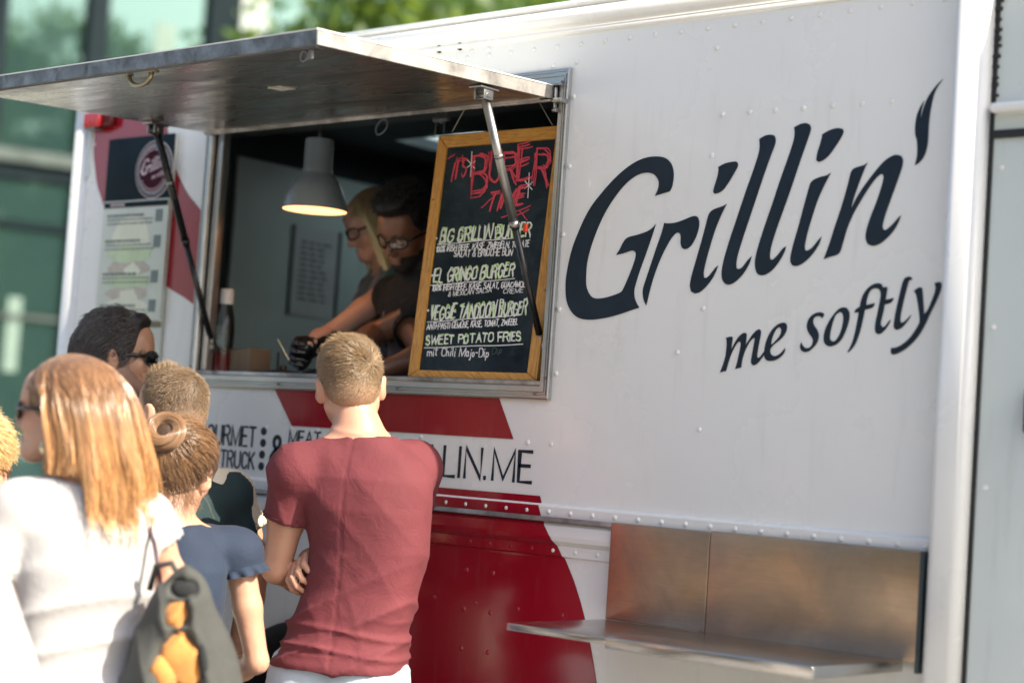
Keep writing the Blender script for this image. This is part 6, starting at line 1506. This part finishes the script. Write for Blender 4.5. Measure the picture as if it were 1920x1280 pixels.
for sx in (-1, 1): MB().box((sx * hw, -.035, 0), (sx * (hw - .003), .04, hz * .97)).build('side_panel', CBM, box_)
MB().box((-hw, -.036, 0), (hw, .04, .003)).build('bottom_panel', CBM, box_)
# pan and stacked cookware
pp_ = onP(512, 690, (0, .16, 0), (0, 1, 0)); DKM = mat_metal('dark_cast_metal', (.10, .11, .12), .28, (20, 20, 20), .4)
pan = thing('frying_pan', 'low black frying pan with a long handle on the hatch counter', 'pan', (pp_[0], .20, CZ))
MB().lathe([(.001, .002), (.085, .002), (.108, .036), (.111, .036), (.111, .040), (.106, .040), (.082, .007), (.001, .007)], (0, 0, 0), 40).build('pan_body', DKM, pan)
MB().tube([(.10, -.01, .036), (.16, -.03, .045), (.21, -.045, .046)], [.008, .009, .010], 10).build('handle', BLACKR, pan)
MB().lathe([(.001, .066), (.010, .066), (.012, .060), (.012, .052), (.05, .048), (.09, .040), (.09, .037), (.001, .037)], (-.02, .02, 0), 32).build('lid', DKM, pan)
MB().tube([(.010, -.03, .04), (.008, -.03, .105)], [.0028, .0028], 8).build('probe', BLACKR, pan)
# notice on the rear panel inside
n0 = onX(548, 420, -5.183); n1_ = onX(627, 600, -5.183)
ntc = thing('wall_notice', 'pale printed notice sheet fixed to the grey wall inside the truck', 'notice', (-5.183, (n0[1] + n1_[1]) / 2, (n0[2] + n1_[2]) / 2))
hy_, hz_ = (n1_[1] - n0[1]) / 2, (n0[2] - n1_[2]) / 2
MB().box((0, -hy_, -hz_), (.003, hy_, hz_)).build('sheet', mat_simple('notice_sheet', (.62, .66, .68), .5, var=.05), ntc)
MB().box((.003, -hy_, -hz_), (.010, -hy_ + .012, hz_)).build('frame_side', mat_simple('notice_frame', (.14, .17, .2), .5), ntc); MB().box((.003, hy_ - .012, -hz_), (.010, hy_, hz_)).build('frame_side', mat_simple('notice_frame', (.14, .17, .2), .5), ntc)
t = MB(); z = hz_ - .06
while z > -hz_ + .05:
    y = -hy_ + .05
    while y < hy_ - .08: wd = random.uniform(.02, .05); t.box((.0032, y, z - .004), (.0042, y + wd, z + .004)); y += wd + .012
    z -= .022
t.build('tiny_print', mat_simple('notice_ink', (.12, .14, .17), .6), ntc, 'stuff')
# hooks and cables under the ceiling by the hatch
def loopcable(px, py, label, seed):
    c = dep(px, py, 5.35); rg = random.Random(seed); e = thing('hanging_cable', label, 'cable', tuple(c)); m = MB()
    if seed == 1:
        m.tube([(.022 * math.cos(a), .008 * math.sin(a), .024 * math.sin(a) - .010) for a in np.linspace(0, 6.28, 20)], .0032, 8); m.tube([(0, 0, .014), (.004, .01, .05), (-.02, .03, .10)], .003, 8)
        m.tube([(.012, 0, .005), (.018, .0, .04), (.02, .02, .1)], .003, 8)
    else:
        m.tube([(0, 0, 0), (.008, .01, .03), (.04, .02, .07), (.055, .02, .12)], .003, 8); m.tube([(0, 0, 0), (-.015, .0, .02), (-.05, .02, .06), (-.06, .02, .1)], .003, 8); m.tube([(-.03, 0, .012), (.03, 0, .012)], .008, 8)
        m.tube([(-.02, 0, .01), (-.025, 0, -.04)], .002, 6); m.tube([(.01, 0, .01), (.012, 0, -.03)], .002, 6)
    m.build('cable', mat_simple('cable_grey', (.12, .14, .15), .35), e)
loopcable(716, 232, 'short looped dark cable hanging left of the chalkboard under the hatch', 1)
loopcable(828, 232, 'tangled cable clip above the top left corner of the chalkboard', 2)

# ------------------------------------------------------------------ grey bag with orange lining on the arm of the nearest woman
bgc = dep(332, 1200, 3.72)
bag = thing('shoulder_bag', 'open grey felt bag with orange lining hanging from the arm of the woman in white', 'bag', tuple(bgc), math.radians(40.8) + math.atan((CX - 332) / F_PX))
def bl(px, py, y=0.0):      # pixel -> bag-local on its middle plane
    a = -(math.radians(40.8) + math.atan((CX - 332) / F_PX)); w_ = dep(px, py, 3.72) - bgc; return np.array([math.cos(a) * w_[0] - math.sin(a) * w_[1], y + math.sin(a) * w_[0] + math.cos(a) * w_[1], w_[2]])
FELT = mat_cloth('grey_felt', (.055, .058, .054), var=.3, weave=300); LIN = mat_cloth('orange_lining', (.50, .21, .05), var=.3, weave=400); BLK = mat_cloth('black_lining', (.012, .014, .016))
sculpt('felt_shell', [('rc', bl(322, 1140, .02), bl(296, 1300, .04), .050, .085, .04), ('rc', bl(358, 1130, .02), bl(396, 1300, .04), .046, .070, .04), ('rc', bl(345, 1098, .02), bl(332, 1150, .02), .036, .05, .03),
        ('el', bl(330, 1146, -.050), (.036, .040, .036), rotm(0, 0, 10), .008, 'sub'), ('el', bl(334, 1240, -.055), (.056, .055, .072), rotm(0, 0, -20), .010, 'sub'), ('el', bl(345, 1100, -.03), (.034, .040, .026), None, .008, 'sub')], FELT, bag, .0055,
       disp=lambda W, Nn: .006 * fbm_waves(W, 40, 2) + .0075 * folds(W, (.85, 0, .35), 55, 2.0, 7, 1.6))
def crumple(W, Nn): return .009 * folds(W, (.7, .2, -.6), 75, 2.2, 3, 1.4) + .003 * fbm_waves(W, 120, 4)
sculpt('orange_lining', [('el', bl(330, 1146, -.008), (.030, .018, .026), rotm(0, 0, 10), .01), ('rc', bl(326, 1160, -.014), bl(338, 1182, -.012), .018, .010, .01)], LIN, bag, .0042, disp=crumple)
sculpt('orange_lining', [('el', bl(340, 1232, -.010), (.040, .020, .060), rotm(0, 0, -28), .01)], LIN, bag, .0042, disp=crumple)
sculpt('orange_lining', [('el', bl(306, 1262, -.024), (.026, .018, .040), rotm(0, 0, -24), .01)], LIN, bag, .0042, disp=crumple)
sculpt('black_lining', [('el', bl(347, 1103, .0), (.030, .012, .022), None, .01)], BLK, bag, .005)
sculpt('black_lining', [('rc', bl(372, 1180, -.012), bl(388, 1262, -.016), .009, .014, .01)], BLK, bag, .005)
hn = MB(); w_a = bl(338, 1085, .02); hn.tube([w_a, w_a + [-.02, .01, .03], w_a + [-.05, .03, .02], w_a + [-.06, .05, -.03]], .007, 8); hn.build('carry_loop', FELT, bag)

# ------------------------------------------------------------------ glazed building behind
FN = np.array([.937, -.35, 0]); FS = np.array([.35, .937, 0]); F0 = dep(60, 400, 22.0)
def fac(px, py): return onP(px, py, F0, FN)
def fs_(px, py=60): return float((fac(px, py) - F0) @ FS)
fb = thing('glass_building', 'modern building with tall green tinted glass panes and dark mullions behind the truck', 'building', tuple([F0[0], F0[1], 0]), math.atan2(FS[1], FS[0]))   # local +x along the facade, local +y into the building
fzz = lambda px, py: fac(px, py)[2]
m, nt, b = newmat('tinted_glazing'); v = coords(nt)
b.inputs['Base Color'].default_value = (.03, .065, .062, 1); b.inputs['Roughness'].default_value = .05
gl = nt.nodes.new('ShaderNodeBsdfGlossy'); gl.inputs['Color'].default_value = (.22, .38, .35, 1); gl.inputs['Roughness'].default_value = .015
mx = nt.nodes.new('ShaderNodeMixShader'); mx.inputs[0].default_value = .42; nt.links.new(b.outputs[0], mx.inputs[1]); nt.links.new(gl.outputs[0], mx.inputs[2]); nt.links.new(mx.outputs[0], nt.nodes['Material Output'].inputs[0])
bn = nt.nodes.new('ShaderNodeBump'); bn.inputs['Strength'].default_value = .12; bn.inputs['Distance'].default_value = .02; nt.links.new(noise(nt, v, .8, 2), bn.inputs['Height']); nt.links.new(bn.outputs[0], gl.inputs['Normal'])
GLZ = m; MUL = mat_simple('dark_mullion', (.010, .018, .022), .8, var=.2, spec=.1); SPN = mat_metal('spandrel_metal', (.10, .125, .12), .6, stain=.3); WHP = mat_simple('pale_panel', (.36, .42, .40), .6, var=.05)
edges = [fs_(4), fs_(162), fs_(198), fs_(386), fs_(402)]
cols_ = [(-14.0, edges[0] - 1.6), (edges[0] - 1.45, edges[0] - .10), (edges[0] + .04, edges[1]), (edges[2], edges[3]), (fs_(500), fs_(722)), (fs_(738), fs_(860))]
zb1, zb0 = fzz(60, 286), fzz(60, 338)
levels = [(.0, fzz(60, 600)), (fzz(60, 592), fzz(60, 430)), (fzz(60, 420), zb0), (zb1, 8.2), (8.6, 11.5)]
for x0, x1 in cols_:
    for z0, z1 in levels:
        if x1 > x0: MB().box((x0, .0, z0 + .02), (x1, .03, z1 - .02)).build('pane', GLZ, fb)
for x0, x1 in ((edges[0] - .10, edges[0] + .04), (edges[1], edges[2]), (edges[3], edges[4]), (fs_(722), fs_(738)), (edges[0] - 1.6, edges[0] - 1.45), (fs_(860), fs_(875))):
    MB().box((x0, -.14, 0), (x1, .10, 12.0)).build('mullion', MUL if x0 != fs_(722) else SPN, fb)
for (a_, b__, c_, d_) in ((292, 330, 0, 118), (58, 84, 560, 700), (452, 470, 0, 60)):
    MB().box((fs_(a_), -.012, fzz(60, d_)), (fs_(b__), -.002, fzz(60, c_))).build('reflection_strip', mat_simple('pale_green_reflection', (.13, .20, .17), .6), fb)  # pale strips on the panes, painted in for bright vertical reflections
MB().box((fs_(450), -.02, 0), (fs_(500), .06, 12.0)).build('white_panel', WHP, fb); MB().box((fs_(402), .0, 0), (fs_(450), .08, 12.0)).build('dark_panel', MUL, fb)
for z0, z1, m_, d in ((zb0, zb0 + (zb1 - zb0) * .55, MUL, -.06), (zb0 + (zb1 - zb0) * .55, zb1, SPN, -.16), (fzz(60, 430), fzz(60, 420), MUL, -.05), (fzz(60, 600), fzz(60, 592), SPN, -.05), (8.2, 8.6, SPN, -.16)):
    MB().box((-14, d, z0), (fs_(875), .05, z1)).build('floor_band', m_, fb)
MB().box((-14, .05, 0), (fs_(875), 7, 12.2)).build('core', MUL, fb)

# ------------------------------------------------------------------ trees and buildings around the square (also what the paint and the glass reflect)
BARK = mat_simple('bark', (.09, .07, .05), .9, bs=.6, bscale=12, bd=.03)
def leafmat(name, c, tr):
    m, nt, b = newmat(name); nn_ = noise(nt, coords(nt), 1.2, 4); nt.links.new(ramp(nt, nn_, [(.3, [x * .6 for x in c]), (.7, [min(1, x * 1.5) for x in c])]), b.inputs['Base Color']); b.inputs['Roughness'].default_value = .5
    t_ = nt.nodes.new('ShaderNodeBsdfTranslucent'); t_.inputs['Color'].default_value = (*tr, 1); mx = nt.nodes.new('ShaderNodeMixShader'); mx.inputs[0].default_value = .4
    nt.links.new(b.outputs[0], mx.inputs[1]); nt.links.new(t_.outputs[0], mx.inputs[2]); nt.links.new(mx.outputs[0], nt.nodes['Material Output'].inputs[0]); return m
LEAFM = leafmat('leaf_green', (.055, .11, .022), (.30, .42, .05))
def leaf_mesh(seed, R=3.0, H=4.0, n=9000, ls=.16):
    rg = np.random.default_rng(seed); cl = rg.normal(size=(46, 3)); cl /= np.linalg.norm(cl, axis=1)[:, None]; cl *= (rg.uniform(.25, 1, (46, 1)) ** .5) * np.array([R, R, H]) * .82
    c = cl[rg.integers(0, 46, n)] + rg.normal(size=(n, 3)) * .42 * np.array([1, 1, .8]); a = rg.normal(size=(n, 3)); a /= np.linalg.norm(a, axis=1)[:, None]; b_ = np.cross(a, rg.normal(size=(n, 3))); b_ /= np.linalg.norm(b_, axis=1)[:, None]
    s_ = ls * rg.uniform(.6, 1.3, (n, 1)); V = np.stack([c - a * s_, c + b_ * s_ * .5, c + a * s_, c - b_ * s_ * .5], 1).reshape(-1, 3); me = bpy.data.meshes.new('crown'); me.from_pydata(V.tolist(), [], np.arange(4 * n).reshape(-1, 4).tolist()); me.materials.append(LEAFM); return me
CROWNS = [leaf_mesh(1), leaf_mesh(2)]
def tree(x, y, label, sc=1.0, k=0, h=4.5, group='trees around the square'):
    t_ = thing('tree', label, 'tree', (x, y, 0), random.uniform(0, 6), group); m = MB(); m.tube([(0, 0, 0), (.05, 0, h * .5), (0, .1, h), (.1, .1, h + 3)], [.22, .17, .13, .04], 10)
    for a in range(6): m.tube([(0, .05, h * (.7 + .06 * a)), (1.5 * math.cos(a * 1.05), 1.5 * math.sin(a * 1.05), h * (.7 + .06 * a) + 1.6)], [.07, .02], 6)
    m.build('trunk', BARK, t_); o = bpy.data.objects.new('crown', CROWNS[k % 2]); COL.objects.link(o); o.parent = t_; o.location = (0, 0, h + 1.8); o.scale = (sc, sc, sc)
tp = dep(830, 30, 24); tree(tp[0], tp[1], 'leafy tree right of the glass building, above the truck roof', 1.0, 0, 3.5)
tp = dep(1010, 20, 27); tree(tp[0], tp[1], 'leafy tree behind the middle of the truck roof', 1.0, 1, 4.0)
tp = dep(690, 60, 32); 
far = [(18, 6.5, 1.2), (27, 12, 1.5), (32, 5.5, 1.6), (24, -6, 1.0), (34, 2, 1.3), (40, 10, 1.4), (-22, -20, 1.2), (-16, -27, 1.1), (-30, -26, 1.4), (-9, -24, 1.0)]
for i, (x, y, s_) in enumerate(far): tree(x, y, ('broad green tree at the front end of the truck' if x > 0 else 'broad green tree before the brick building across the square'), s_, i, 4.0, 'trees ahead of the truck' if x > 0 else 'trees before the brick building')
tree(22, 5.0, 'tall leafy tree ahead of the truck, mirrored in the upper panes of the glass building', 1.35, 1, 9.0, None)
ob = thing('brick_building', 'long warm brown brick building with rows of windows across the square', 'building', (-14, -38, 0), math.radians(28))
BRK = mat_simple('warm_brick', (.34, .19, .11), .85, var=.25, vs=3)
MB().box((-26, -5, 0), (26, 5, 13)).build('wall', BRK, ob)
for i in range(14):
    for j in range(4): MB().box((-24 + i * 3.5, 4.98, 1.2 + j * 3), (-22.4 + i * 3.5, 5.06, 3.0 + j * 3)).build('window', MUL, ob)
